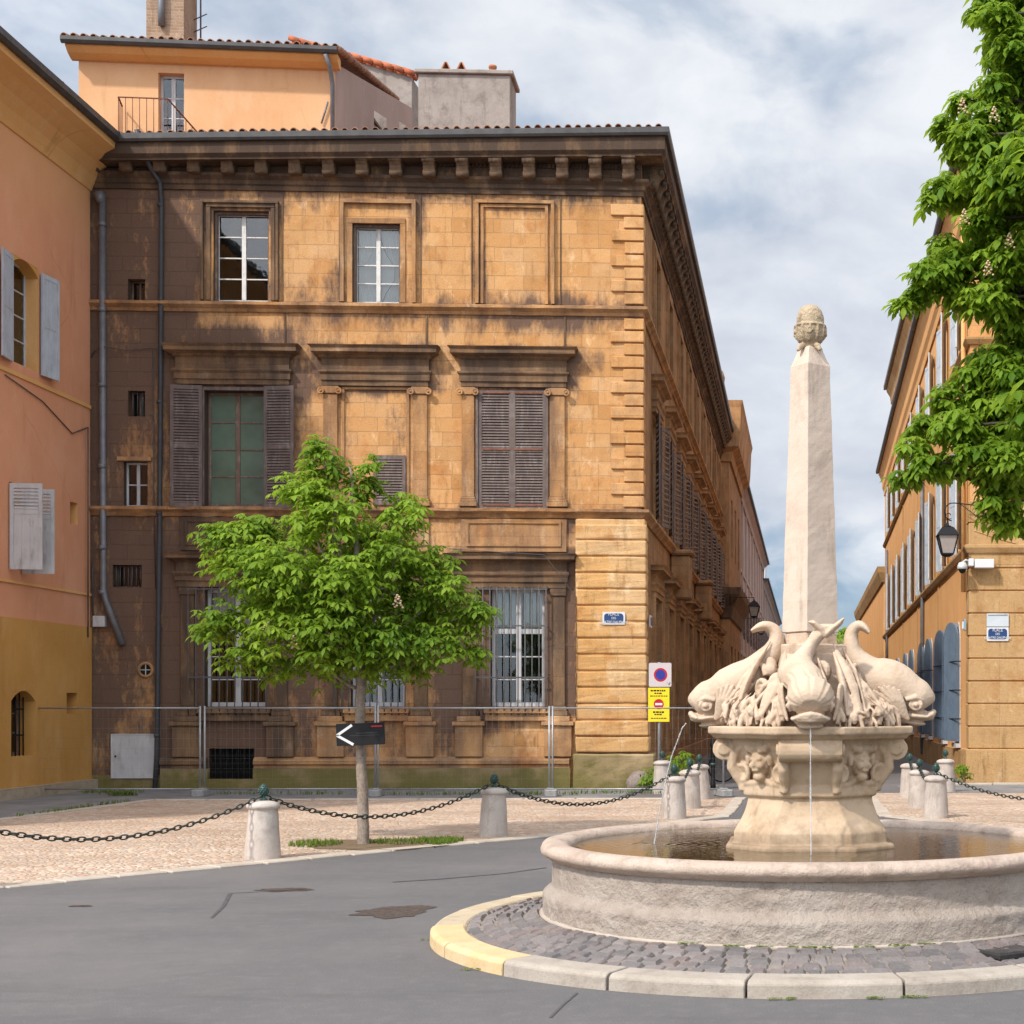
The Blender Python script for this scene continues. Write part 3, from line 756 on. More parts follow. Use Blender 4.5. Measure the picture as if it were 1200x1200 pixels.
for x0, x1, zt in ((U[0],U[1],U[3]), (A_[0],A_[1],A_[3])):
    mb = MB(); n = 12; arc = [(x0+(x1-x0)*i/n, zt-.20*(2*i/n-1)**2) for i in range(n+1)]
    mb.prism([(x0-.002,zt+.004)]+arc+[(x1+.002,zt+.004)], -.03 if zt < 5 else .004, .30)
    mb.build('arched_lintel', m_ochp, sal, TL)
casement(sal, TL, *A_, .30, m_brownp, 3); casement(sal, TL, *Lw, .25, m_swin, 3)
grille(sal, TL, A_[0]+.1, A_[1]-.1, A_[2], A_[3], .16, 6, (1.2,1.7), .014, mat=m_black)
for h in (S1_, S2_):
    mb = MB(); mb.add([(h[0],.33,h[2]),(h[1],.33,h[2]),(h[1],.33,h[3]),(h[0],.33,h[3])], [(0,1,2,3)]); mb.build('slot_window', m_ochp, sal, TL)
lsal = mesh_of(leaf_shape(.57, 2.0, (0,.5,1), solid=2), m_bluesh); lsal2 = mesh_of(leaf_shape(.58, 1.62, (0,.68,1), solid=.7), m_wired)
hang(sal, lsal, TL, U[1]+.02, -.05, U[2]-.04, RAD(-8)); hang(sal, lsal, TL, U[0]-.02, -.05, U[2]-.04, RAD(8), flip=True)
hang(sal, lsal2, TL, Lw[0]-.03, -.03, Lw[2]-.02, RAD(-84), label='pale louvred shutter swung out square from the wall'); hang(sal, lsal2, TL, Lw[1]+.03, -.03, Lw[2]-.06, RAD(-84))
for c in (2.6, 6.4):
    casement(sal, TL, c-.55, c+.55, 8.3, 10.3, .24, m_swin, 4); casement(sal, TL, c-.5, c+.5, 4.4, 6.1, .24, m_swin, 3)
    hang(sal, lsal, TL, c+.57, -.05, 8.28, RAD(-8)); hang(sal, lsal, TL, c-.57, -.05, 8.28, RAD(8), flip=True)
mb = MB()
mb.tube([(10.0,-.02,7.95),(11.5,-.02,7.75),(12.8,-.02,7.35),(13.5,-.03,7.6)], .012, 5); mb.build('cable', m_iron, sal, TL); mb = MB(); mb.tube([(13.45,-.06,7.6),(13.45,-.06,3.2)], .014, 5)
mb.build('cable', m_iron, sal, TL)

# ------------------------------------------------------------------ peach house behind and above the mansion roof
reh = empty('peach_house', (-10.89,35.5,0), 'peach plastered upper house with iron balcony rising behind the mansion roof', 'building', .094)
DH = hole_p = (-3.95, -3.38, 14.75, 16.25)
mb = MB(); grid_wall(mb, -5.70, 0, 12.5, 16.62, [DH], .8, .30); mb.build('wall', m_peach, reh)
Tr = frameT((0,0,0), (math.sin(.094)*.9, 1))
mb = MB(); grid_wall(mb, 0, 7.2, 12.5, 16.62, [(3.3,4.5,14.6,16.1),(5.8,6.5,14.6,16.2)], .6, .25, ztop=lambda x: 16.62+x*.245); mb.build('gable_wall', m_pink, reh, Tr)
mb = MB(); mb.box(3.3,4.5,.2,.25,14.6,16.9); mb.box(5.8,6.5,.2,.25,14.6,17.4)
for i in range(14): mb.box(3.32,4.48,.12,.19,14.65+i*.16,14.72+i*.16); mb.box(5.82,6.48,.12,.19,14.65+i*.16,14.72+i*.16)
mb.build('louvred_opening', m_shut, reh, Tr)
mb = MB(); mb.sweep([(-5.84,0),(.12,0)], [(-.02,16.45),(.10,16.45),(.30,16.52),(.44,16.62),(.44,16.70),(-.02,16.70)]); mb.build('eave', m_yelp, reh)
mb = MB(); mb.sweep([(-5.9,0),(.15,0)], [(.44,16.70),(.47,16.64),(.53,16.64),(.57,16.70),(.57,16.78),(.44,16.78)]); mb.build('gutter', m_gutter, reh)
mb = MB(); tile_roof(mb, -5.85, .1, -.5, 16.80, 7.6, 1.82)
for k in range(26):
    y = -.45+k*.3; mb.tube([(.16,y,16.86+y*.245),(.16,y+.34,16.90+(y+.34)*.245)], [.09,.075], 8)
mb.build('roof', m_tile, reh)
casement(reh, I4, *DH, .18, m_wired, 3)
mb = MB(); z0, z1 = 14.35, 15.42
fr = [(-4.72,-.08),(-4.62,-.62),(-3.55,-.62),(-3.05,-.08)]
for (ax,ay),(bx,by) in zip(fr, fr[1:]):
    n = max(3, int(math.hypot(bx-ax,by-ay)/.14)); e0 = z1-(.0 if ax < -4 or bx < -3.3 else 0); e1 = z1-(.55 if bx > -3.2 else 0)
    mb.bar((ax,ay,e0),(bx,by,e1), .035, .02); mb.bar((ax,ay,z0+.08),(bx,by,z0+.08), .025, .02)
    for i in range(n+1):
        s = i/n; mb.tube([(ax+(bx-ax)*s, ay+(by-ay)*s, z0),(ax+(bx-ax)*s, ay+(by-ay)*s, e0+(e1-e0)*s)], .009, 5)
mb.build('balcony_railing', m_rusty, reh)
mb = MB(); mb.tube([(-.12,-.50,16.62),(-.05,-.35,16.4),(-.04,-.10,16.1),(-.04,-.10,13.9)], .05, 10); mb.tube([(-.3,-.05,15.2),(-.15,-.06,15.7)], .02, 6); mb.build('downpipe', m_pipe, reh)
m_chim = ashlar('brick_chimney', (.36,.235,.16), (.30,.18,.11), (.38,.30,.22), (.44,.33,.24), (.12,.085,.065), bw=.22, bh=.075, sootamt=.3, msize=.008, bumpk=.5)
def rl(wx, wy, wz):  # world -> peach house
    v = Matrix.Rotation(-.094, 3, 'Z') @ Vector((wx+10.89, wy-35.5, 0)); return (v.x, v.y, wz)
mb = MB(); p = rl(-15.30, 37.0, 0); mb.box(p[0]-.42, p[0]+.44, p[1]-.5, p[1]+.55, 16.6, 19.8); mb.box(p[0]-.5, p[0]+.5, p[1]-.58, p[1]+.63, 19.8, 20.0)
o = mb.build('brick_chimney', m_chim, reh)
mb = MB(); mb.tube([(p[0]-.05,p[1]-.56,17.9),(p[0]-.05,p[1]-.6,18.3),(p[0]-.05,p[1]-.58,19.6)], .075, 10); mb.build('flue_pipe', m_pipe, o)
mb = MB(); mb.tube([(p[0]+.6,p[1]+.3,17.2),(p[0]+.6,p[1]+.3,20.4)], .02, 6)
for k, z in enumerate((18.2,18.5,19.0)): mb.tube([(p[0]+.35,p[1]+.3,z-.1),(p[0]+.75,p[1]+.3,z+.1)], .014, 5)
mb.build('antenna', m_iron, o)
# concrete chimney block on the mansion roof
def ml(wx, wy, wz=0):
    v = Matrix.Rotation(-TH, 3, 'Z') @ Vector((wx-CX, wy-CY, 0)); return (v.x, v.y, wz)
m_conc = roughstone('weathered_render', (.27,.225,.195), (.12,.098,.085), (.35,.30,.265), .9, .5, .45, .02, streak=(.14,.115,.098))
mb = MB(); a = ml(-9.35, 37.0); b = ml(-7.15, 37.0)
mb.box(a[0], b[0], a[1], a[1]+1.0, 13.6, 17.0); mb.box(a[0]-.08, b[0]+.08, a[1]-.08, a[1]+1.1, 17.003, 17.10)
o = roughen(mb.build('chimney_block', m_conc, man, bevel=.015), 1, .004, 3)
mb = MB()
for px in (523, 541):
    x = ml((px-HX)/FPX*37.3, 37.3)[0]
    for s in (-1, 1): mb.obox((x+s*.09, a[1]+.4, 17.23), (.016,0,.0), (0,.2,0), (-s*.075,0,.15))
x = ml((576-HX)/FPX*37.3, 37.3)[0]; mb.lathe([(.085,17.1),(.085,17.32),(.10,17.33),(.10,17.38),(.07,17.38),(.06,17.15)], (x, a[1]+.4, 0), 16)
mb.build('chimney_pot', plain('terracotta', (.42,.16,.075), .85, .3, 4, .3), o)
# gable house further back
gab = empty('gable_house', (-11.1,43.2,0), 'weathered beige gable with red tile capping behind the peach house', 'building')
mb = MB(); pl = [(-3.9,13),(0,13),(0,19.45),(-3.23,20.35),(-3.9,20.3)]; mb.prism(pl, 0, 5); mb.build('wall', m_conc, gab)
mb = MB()
for k in range(12):
    x = .1-.29*k; mb.tube([(x,-.1,19.5-(x-.1)*.28),(x-.32,-.1,19.54-(x-.42)*.28)], [.09,.075], 8); mb.tube([(x,.2,19.5-(x-.1)*.28),(x-.32,.2,19.54-(x-.42)*.28)], [.09,.075], 8)
mb.build('roof', plain('red_roof_tile', (.44,.13,.06), .85, .35, 4, .4), gab)

# ------------------------------------------------------------------ further houses down the street, dark side
pav = empty('street_pavilion', (-3.42,68,0), 'orange stone pavilion with heavy cornice next along the street after the mansion', 'building')
mb = MB(); grid_wall(mb, -5, 0, 0, 13.3, (), 2); mb.build('front_wall', m_mid, pav)
TP = frameT((0,0,0), (0,1)); mb = MB(); ph = [(c-.6,c+.6,8.6,11.2) for c in (2.5,6,9.5)]+[(c-.7,c+.7,.2,4.5) for c in (2.5,6,9.5)]
grid_wall(mb, 0, 12, 0, 13.3, ph, 2, .3); mb.build('street_wall', m_side, pav, TP)
for h in ph: casement(pav, TP, *h, .2, m_brownp, 4)
mb = MB(); mb.sweep([(-5,0),(0,0),(0,12)], [(-.02,12.6),(.1,12.6),(.16,13.0),(.45,13.2),(.5,13.7),(.55,14.9),(.62,15.2),(-.02,15.2)]); mb.build('cornice', m_mid, pav)
mb = MB(); mb.sweep([(-5,0),(0,0),(0,12)], [(-.02,5.6),(.1,5.7),(.2,6.2),(.5,6.7),(.55,7.0),(-.02,7.0)]); mb.build('balcony_cornice', m_soot, pav)
mb = MB(); mb.lathe([(.25,15.1),(.2,15.5),(.16,15.9),(.3,16.1),(.34,16.4),(.25,16.7),(.01,16.8)], (-.55,.5,0), 14); mb.build('ball_finial', m_mid, pav)
mb = MB(); mb.slab([(-5,.4),(-.3,.4),(-.3,12),(-5,12)], 13.3, 13.5); mb.build('roof', m_tile, pav)
def row_house(name, x, y0, y1, zt, label, mat, n, dark=True):
    h = empty(name, (x,y0,0), label, 'building'); T = frameT((0,0,0), (0,1)); L = y1-y0
    hs = []
    for i in range(n):
        c = (i+.5)*L/n; hs += [(c-.6,c+.6,5.6,8.2),(c-.55,c+.55,9.6,11.4),(c-.6,c+.6,1.0,3.8)]
    mb = MB(); grid_wall(mb, 0, L, 0, zt, hs, 4, .3); mb.build('wall', mat, h, T)
    mb = MB(); grid_wall(mb, -6, 0, 0, zt, (), 3); mb.build('end_wall', mat, h)
    sh = mesh_of(leaf_shape(.6, 2.6, (0,.5,1), slat=.3), m_shut)
    for i, q in enumerate(hs):
        casement(h, T, *q, .2, m_brownp, 3)
        if q[2] > 5 and q[3] < 9: hang(h, sh, T, q[1]+.02, -.05, q[2], RAD(-10)); hang(h, sh, T, q[0]-.02, -.05, q[2], RAD(10), flip=True)
    mb = MB()
    for i in range(n+1):
        s = i*L/n; mb.box(max(.02,s-.3), min(L-.02,s+.3), -.10, .02, 0, zt-.4)
    mb.box(0, L, -.08, .02, 4.6, 4.85); mb.box(0, L, -.07, .02, 9.1, 9.3); mb.build('pilaster_order', mat, h, T)
    mb = MB(); mb.sweep([(-5,0),(0,0),(0,L)], [(-.02,zt-.5),(.1,zt-.5),(.15,zt-.2),(.4,zt),(.42,zt+.18),(-.02,zt+.18)]); mb.build('cornice', mat, h)
    mb = MB(); mb.sweep([(-5,0),(0,0),(0,L)], [(.42,zt+.05),(.55,zt+.05),(.55,zt+.22),(.42,zt+.22)]); mb.build('gutter', m_gutter, h)
    mb = MB(); mb.add([(.4,0,zt+.2),(.4,L,zt+.2),(-5,L,zt+1.5),(-5,0,zt+1.5)], [(0,1,2,3)]); mb.build('roof', m_tile, h)
    return h
row_house('grey_house', -3.62, 80, 128, 13.5, 'grey pink plastered house with flat pilasters past the street pavilion', m_pink, 9)
fh = row_house('far_grey_house', -3.66, 128.2, 196, 12.2, 'last grey house on the shaded side with a white dormer on its roof', m_pink, 12)
mb = MB(); mb.box(-1.0, .1, 5, 8, 12.2, 14.6); mb.slab([(-1.1,4.8),(.3,4.8),(.3,8.2),(-1.1,8.2)], 14.6, 14.75); mb.build('dormer', m_wired, fh)

# ------------------------------------------------------------------ orange house on the sunny corner
m_ostone = ashlar('orange_house_stone', (.60,.31,.125), (.53,.25,.085), (.46,.26,.12), (.66,.42,.22), (.25,.14,.07), bw=.8, bh=.36, sootamt=.12, msize=.004, patch=.5)
m_oplast = plaster('orange_plaster', (.70,.37,.15), (.62,.30,.105), (.73,.45,.22), 1.0, .5)
m_orust = ashlar('brown_course_stone', (.47,.28,.12), (.40,.22,.085), (.3,.18,.09), (.52,.36,.2), (.22,.14,.08), bw=1.6, bh=5, sootamt=.2, msize=.003, patch=.8, bumpk=.8)
m_lsh = plain('pale_blue_grey_shutter', (.50,.55,.60), .6, .18, 4, .2, dirt=(.34,.36,.38))
m_bsh = plain('slate_blue_shutter', (.125,.17,.225), .55, .2, 3, .15)
RX, RY = 3.73, 35.0
org = empty('orange_house', (RX,RY,0), 'sunlit orange plastered corner house with rows of pale shutters', 'building')
TR = frameT((.36,45,0), (-.008,-1)); TF = frameT((0,0,0), (1,0))
def sx(Y): return 80-Y
Yc = [37.4, 41.8, 46.4, 51, 55.6, 60.2, 64.8, 69.4, 74]; hs = []
for Y in Yc: hs += [(sx(Y)-.6,sx(Y)+.6,5.5,8.05),(sx(Y)-.55,sx(Y)+.55,10.25,12.2)]
Ag = [37.9, 41.7, 47.0, 50.3, 56.0, 60.0, 66, 70]
mb = MB(); grid_wall(mb, 0, 45, 0, 13.6, hs, 1.5, .3); mb.build('street_wall', m_oplast, org, TR)
fhs = [(3.2,4.4,6.3,8.7),(6.8,8.0,6.3,8.7),(3.2,4.4,10.2,12.1),(6.8,8.0,10.2,12.1)]
mb = MB(); grid_wall(mb, 0, 12, 0, 13.6, fhs, 1.5, .3); mb.build('front_wall', m_ostone, org, TF)
ls1 = mesh_of(leaf_shape(.60, 2.55, (0,.5,1), solid=2), m_lsh); ls2 = mesh_of(leaf_shape(.55, 1.95, (0,.5,1), solid=2), m_lsh)
for h in hs+fhs:
    T = TR if h in hs else TF; big = h[3]-h[2] > 2.2
    casement(org, T, *h, .2, m_wired, 4 if big else 3)
    if h in hs:
        hang(org, ls1 if big else ls2, T, h[1]+.02, -.05, h[2], RAD(-16)); hang(org, ls1 if big else ls2, T, h[0]-.02, -.05, h[2], RAD(10), flip=True)
for Y in Ag:
    c = sx(Y); n = 10; w = .50
    arch = lambda x0, w, zb, zs: [(x0,zb),(x0,zs)]+[(x0+w-w*math.cos(math.pi*i/n), zs+w*.85*math.sin(math.pi*i/n)) for i in range(1,n)]+[(x0+2*w,zs),(x0+2*w,zb)]
    mb = MB(); mb.prism(arch(-2*w, w, .9, 3.4), -.025, .02)
    for q in range(1,8): mb.box(-q*.155-.01, -q*.155+.01, -.032, -.02, .95, 3.5)
    mb.build('arched_shutter', m_bsh, org, TR @ Matrix.Translation((c+w,-.05,0)) @ Matrix.Rotation(RAD({37.9:15,41.7:12,47.0:6,50.3:6}.get(Y, 4)), 4, 'Z'))
    mb = MB(); mb.prism(arch(c-w-.02, w+.02, .85, 3.4), -.022, .01); mb.prism(arch(c-w+.08, w-.08, .9, 3.36), -.03, -.0225, 1); mb.box(c-w-.1, c+w+.1, -.12, .0, .75, .85)
    mb.build('arched_window', [m_wired, m_dark], org, TR)
    mb = MB()
    for z in (1.45,2.15,2.85): mb.tube([(c-w-.12,-.0,z),(c-w-.1,-.30,z),(c+w+.1,-.12,z),(c+w+.12,0,z)], .014, 5)
    mb.build('shutter_bar', m_black, org, TR)
opath = [(.36,45),(0,0),(12,0)]
mb = MB(); mb.sweep(opath, [(-.02,12.7),(.05,12.7),(.07,12.95),(.14,13.1),(.16,13.4),(.27,13.7),(.33,13.8),(.33,13.92),(-.02,13.92)]); mb.build('cornice', m_oplast, org)
mb = MB(); mb.sweep(opath, [(.33,13.90),(.36,13.86),(.44,13.86),(.48,13.92),(.48,14.03),(.33,14.03)]); mb.build('gutter', m_gutter, org)
mb = MB(); mb.sweep(opath, [(-.02,5.22),(.08,5.25),(.14,5.36),(.14,5.42),(-.02,5.46)]); mb.sweep(opath, [(-.02,9.98),(.06,10.0),(.12,10.1),(.12,10.15),(-.02,10.19)]); mb.build('sill_course', m_orust, org)
mb = MB()
for Y in (44.1, 53.3, 62.5): mb.box(sx(Y)-.09, sx(Y)+.09, -.03, .02, .8, 13)
mb.build('wall_strip', m_orust, org, TR)
mb = MB(); z = .80
while z < 6.2:
    mb.box(-.035+rng.uniform(-.006,.006), 12, -.035+rng.uniform(-.006,.006), .55+rng.uniform(-.05,.05), z, z+.485); z += .515
mb.box(0.05, 11.9, .02, .3, .7, 6.25)
roughen(mb.build('rusticated_front', m_orust, org, bevel=.012), 0, .0)
mb = MB(); mb.box(-.10, 12, -.10, 1.0, -.1, .78); mb.build('corner_plinth', m_orust, org, bevel=.02)
mb = MB(); mb.box(0, 44, -.06, .02, -.1, .7); mb.build('street_plinth', m_orust, org, TR)
mb = MB(); mb.tube([(44.45,-.10,13.8),(44.45,-.10,4.4)], .055, 10); mb.build('downpipe', m_yelp, org, TR)
mb = MB(); mb.tube([(30,-.08,9.5),(30,-.08,.2)], .06, 8); mb.build('downpipe', m_pipe, org, TR); mb = MB(); mb.tube([(4,-.08,9.5),(4,-.08,.2)], .06, 8); mb.build('downpipe', m_pipe, org, TR)
mb = MB(); mb.tube([(.1,-.05,5.75),(.7,-.05,5.55),(3,-.05,4.95)], .010, 5); mb.build('cable', m_orust, org, TF)
mb = MB(); mb.add([(-.45,-.45,14.0),(12,-.45,14.0),(12,6,15.5),(6,6,15.5),(6,45,15.5),(-.1,45,14.0)], [(0,1,2,3),(0,3,4,5)]); mb.build('roof', m_tile, org)
# taller house whose upper storey shows above
tal = empty('tall_house', (4.1,61.5,0), 'taller ochre house whose top storey shows above the orange house roof', 'building')
mb = MB(); mb.box(.15, 6, 0, 14, 13.6, 17.2); mb.build('wall', m_oplast, tal)
mb = MB(); mb.sweep([(0.15,14),(.15,0),(6,0)], [(-.02,16.6),(.1,16.6),(.14,16.95),(.3,17.2),(.34,17.4),(-.02,17.4)]); mb.build('cornice', m_orust, tal)
mb = MB(); mb.sweep([(0.15,14),(.15,0),(6,0)], [(.34,17.3),(.46,17.3),(.46,17.5),(.34,17.5)]); mb.build('gutter', m_gutter, tal)
mb = MB(); mb.slab([(-.2,-.3),(6,-.3),(6,14),(-.2,14)], 17.5, 17.6); mb.build('roof', m_tile, tal)
low = empty('low_house', (4.12,82,0), 'lower ochre house beyond the sunlit orange house', 'building')
mb = MB(); mb.box(0, 6, 0, 40, 0, 8.6); mb.build('wall', m_oplast, low)
mb = MB(); mb.sweep([(0,40),(0,0),(6,0)], [(-.02,8.4),(.1,8.4),(.3,8.9),(.35,9.2),(-.02,9.2)]); mb.build('cornice', m_orust, low)
end = empty('end_house', (0,150,0), 'pale stone house with low roof closing the far end of the street', 'building')
mb = MB(); mb.box(3.0, 14, 0, 8, 0, 7.2); mb.build('wall', m_conc, end)
mb = MB(); mb.add([(2.4,-.6,6.7),(14.5,-.6,9.6),(14.5,8.6,9.6),(2.4,8.6,6.7),(2.4,-.6,6.95),(14.5,-.6,9.85),(14.5,8.6,9.85),(2.4,8.6,6.95)], [(0,1,2,3),(4,5,6,7),(0,1,5,4),(1,2,6,5),(2,3,7,6),(3,0,4,7)]); mb.build('roof', m_tile, end)
mb = MB(); mb.box(4.2, 6.0, -.05, 0.02, 0, 5.6); mb.build('archway', m_dark, end)
# ------------------------------------------------------------------ ground
FX, FY = .03, 12.08
M = Mat('asphalt')
c = M.mix((.130,.120,.117), (.104,.098,.098), M.ramp(M.noise(.55, 6, .6), .3, .7))
c = M.mix(c, (.168,.150,.142), M.ramp(M.noise(.23, 5, .6), .5, .7, 0, .8))
c = M.mix(c, (.095,.09,.092), M.ramp(M.noise(1.9, 9, .7, M.scaled(1,.5,1)), .58, .75, 0, .5))
c = M.mix(c, (.20,.182,.172), M.ramp(M.noise(7.5, 8, .7), .5, .75, 0, .35)); c = M.mix(c, (.085,.082,.083), M.ramp(M.noise(4.1, 9, .72), .55, .78, 0, .35))
sp = M.noise(95, 4, .8); c = M.mix(c, (.30,.275,.255), M.ramp(sp, .56, .72, 0, .75)); c = M.mix(c, (.035,.033,.033), M.ramp(sp, .44, .30, 0, .8))
c = M.mix(c, (.25,.235,.22), M.ramp(M.noise(31, 3, .6), .68, .74, 0, .6)); c = M.mix(c, (.07,.064,.062), M.ramp(M.noise(.9, 7, .7, M.scaled(.35,1.6,1)), .56, .72, 0, .45))
c = M.mix(c, (.045,.042,.04), M.ramp(M.noise(1.1, 5, .6, M.n('ShaderNodeMapping', {'Vector': M.obj, 'Location': (7,3,0)}).outputs[0]), .70, .73, 0, .35))
vo = M.n('ShaderNodeTexVoronoi', {'Vector': M.n('ShaderNodeMix', {0:.12, 4: M.obj, 5: M.n('ShaderNodeTexNoise', {'Vector': M.obj, 'Scale': 1.2}).outputs['Color']}, data_type='VECTOR').outputs[1], 'Scale': .33}, feature='DISTANCE_TO_EDGE').outputs['Distance']
c = M.mix(c, (.045,.042,.042), M.math('MULTIPLY', M.ramp(vo, .005, .0015), M.ramp(M.noise(.31, 3), .6, .7, 0, .35)))
m_asph = M.done(c, M.ramp(M.noise(.8,4), .3, .7, .78, .92), M.bump(M.math('ADD', sp, M.math('MULTIPLY', M.noise(9,4), .6)), .6, .010), .25)
def sheet(name, poly, z, mat, kind='structure'):
    mb = MB(); mb.add([(x,y,z) for x,y in poly], [tuple(range(len(poly)))]); o = mb.build(name, mat, recalc=False); return tag(o, kind=kind)
sheet('road', [(-300,-120),(300,-120),(300,480),(-300,480)], 0, m_asph)
M = Mat('river_cobbles')
wv = M.n('ShaderNodeTexNoise', {'Vector': M.obj, 'Scale': 2.0, 'Detail': 2}).outputs['Color']
vec = M.n('ShaderNodeMix', {0: .035, 4: M.obj, 5: wv}, data_type='VECTOR').outputs[1]
sc_ = M.scaled(1, .78, 1, vec)
v1 = M.n('ShaderNodeTexVoronoi', {'Vector': sc_, 'Scale': 12.5}, feature='F1'); v2 = M.n('ShaderNodeTexVoronoi', {'Vector': sc_, 'Scale': 12.5}, feature='DISTANCE_TO_EDGE').outputs['Distance']
rn = M.n('ShaderNodeSeparateColor', {0: v1.outputs['Color']}).outputs
c = M.mix((.46,.325,.23), (.60,.465,.355), rn[0]); c = M.mix(c, (.42,.255,.18), M.ramp(rn[1], .72, .95, 0, .9)); c = M.mix(c, (.42,.38,.34), M.ramp(rn[2], .7, .9, 0, .8))
c = M.mix(c, (.33,.225,.155), M.ramp(M.noise(.6, 8, .7, M.scaled(.6,1.3,1)), .45, .68, 0, .85))
c = M.mix(c, (.35,.255,.185), M.ramp(v2, .06, .02)); c = M.mix(c, (.20,.14,.10), M.ramp(M.noise(1.7, 9, .7), .6, .8, 0, .6))
m_cob = M.done(c, .85, M.bump(M.math('ADD', M.ramp(v2, 0, .25), M.math('MULTIPLY', M.noise(1.3, 4), 1.5)), .6, .03), .2)
m_pale = roughstone('pale_border_stone', (.40,.33,.265), (.22,.175,.135), (.48,.41,.34), 1.2, .5, .3)
front = [(-12.6,8.8),(-9.9,12.3),(-7.8,14.86),(-6.1,17.1),(-5.1,18.6),(-3.5,20.7),(-2.3,22.5),(-1.40,24.2)]
sheet('cobbled_pavement', front+[(-1.32,29.3),(-2.4,29.0),(-12.1,28.5),(-12.35,23.5)], .012, m_cob)
rfront = [(1.33,24.4),(2.2,22.9),(3.6,21.0),(5.5,18.4),(9,14),(16,9)]
sheet('cobbled_pavement', rfront+[(16,31),(1.22,30.9)], .012, m_cob)
def strip(name, path, w, h, mat, n_per=.8, gap=.012):
    mb = MB()
    for (ax,ay),(bx,by) in zip(path, path[1:]):
        L = math.hypot(bx-ax,by-ay); n = max(1,int(L/n_per)); d = Vector(((bx-ax)/L,(by-ay)/L,0)); q = Vector((d.y,-d.x,0))
        for i in range(n):
            a = L*i/n+gap; b = L*(i+1)/n-gap; m = Vector((ax,ay,0))+d*(a+b)/2+q*rng.uniform(-.02,.02)
            mb.obox(m+Vector((0,0,h/2-.03+rng.uniform(-.004,.004))), d*(b-a)/2, q*w/2, (0,0,h/2+.03))
    o = mb.build(name, mat, bevel=.012); return tag(o, kind='structure')
strip('kerb', front, .26, .022, m_pale, .55); strip('kerb', rfront, .26, .022, m_pale, .55)
strip('kerb', [(-12.35,9),(-12.38,23.5),(-12.1,28.5),(-2.4,29.0)], .18, .03, m_pale, .9)
strip('kerb', [(-1.32,24.3),(-1.27,29.3)], .22, .022, m_pale, .5); strip('kerb', [(1.28,24.4),(1.2,30.9)], .22, .022, m_pale, .5)
m_walk = plain('grey_footway', (.20,.19,.185), .9, .3, 1.5, .3, bsc=70)
sheet('footway', [(-14.5,18),(-12.5,18),(-12.5,23.5),(-12.2,28.65),(-3.6,29.2),(-3.6,32.9),(-15,32.4)], .006, m_walk)
strip('kerb', [(-3.3,33.0),(-1.9,33.05)], .2, .06, m_pale, .9); strip('kerb', [(2.2,34.2),(9,34.2)], .2, .05, m_pale, .9)
sheet('footway', [(2.0,31.1),(15,31.1),(15,34.9),(3.9,34.9),(3.6,34.9),(2.0,34.0)], .006, m_walk)
m_dirt = roughstone('tree_pit_soil', (.16,.105,.065), (.08,.055,.035), (.22,.16,.10), 2, .8, .4)
tx, ty = -5.62, 19.4
sheet('soil', [(tx+.25+.95*math.cos(a)*(1+.12*math.sin(3*a)), ty-.05+.80*math.sin(a)*(1+.1*math.cos(5*a))) for a in [i*math.pi/14 for i in range(28)]], .018, m_dirt)
m_grit = roughstone('gravel_patch', (.085,.062,.05), (.03,.022,.02), (.20,.15,.125), 9, 1.0, .6, .03)
def blob(name, px, py, rx, ry, mat, z=.004):
    Y = EYE*FPX/(py-HY); X = (px-HX)/FPX*Y
    return sheet(name, [(X+rx*math.cos(a)*q, Y+ry*math.sin(a)*q) for a, q in [(i*math.pi/60, 1+.45*noise.fractal(Vector((px+1.6*math.cos(i*math.pi/60), py+1.6*math.sin(i*math.pi/60), 2)), 1, 2, 4)) for i in range(120)]], z, mat)
blob('road_patch', 462, 1069, .33, .34, m_grit); blob('road_patch', 334, 1043, .26, .13, m_grit); blob('road_patch', 93, 1062, .10, .06, m_grit)
m_seam = plain('tar_seam', (.075,.07,.07), .7, .3, 5, .2)
def seam(pts, w=.022):
    mb = MB(); P = [Vector((((px-HX)/FPX)*(EYE*FPX/(py-HY)), EYE*FPX/(py-HY), .004)) for px, py in pts]
    vs = []
    for i, p in enumerate(P):
        d = (P[min(i+1,len(P)-1)]-P[max(i-1,0)]).normalized(); q = Vector((d.y,-d.x,0))*w*rng.uniform(.5,1); vs += [p-q, p+q]
    mb.add(vs, [(2*i,2*i+1,2*i+3,2*i+2) for i in range(len(P)-1)]); tag(mb.build('road_seam', m_seam), kind='structure')
seam([(365,1042),(330,1044),(270,1047),(262,1062),(248,1076)]); seam([(460,1034),(520,1030),(590,1024),(640,1017)], .03); seam([(676,1164),(660,1178),(645,1193)], .01)

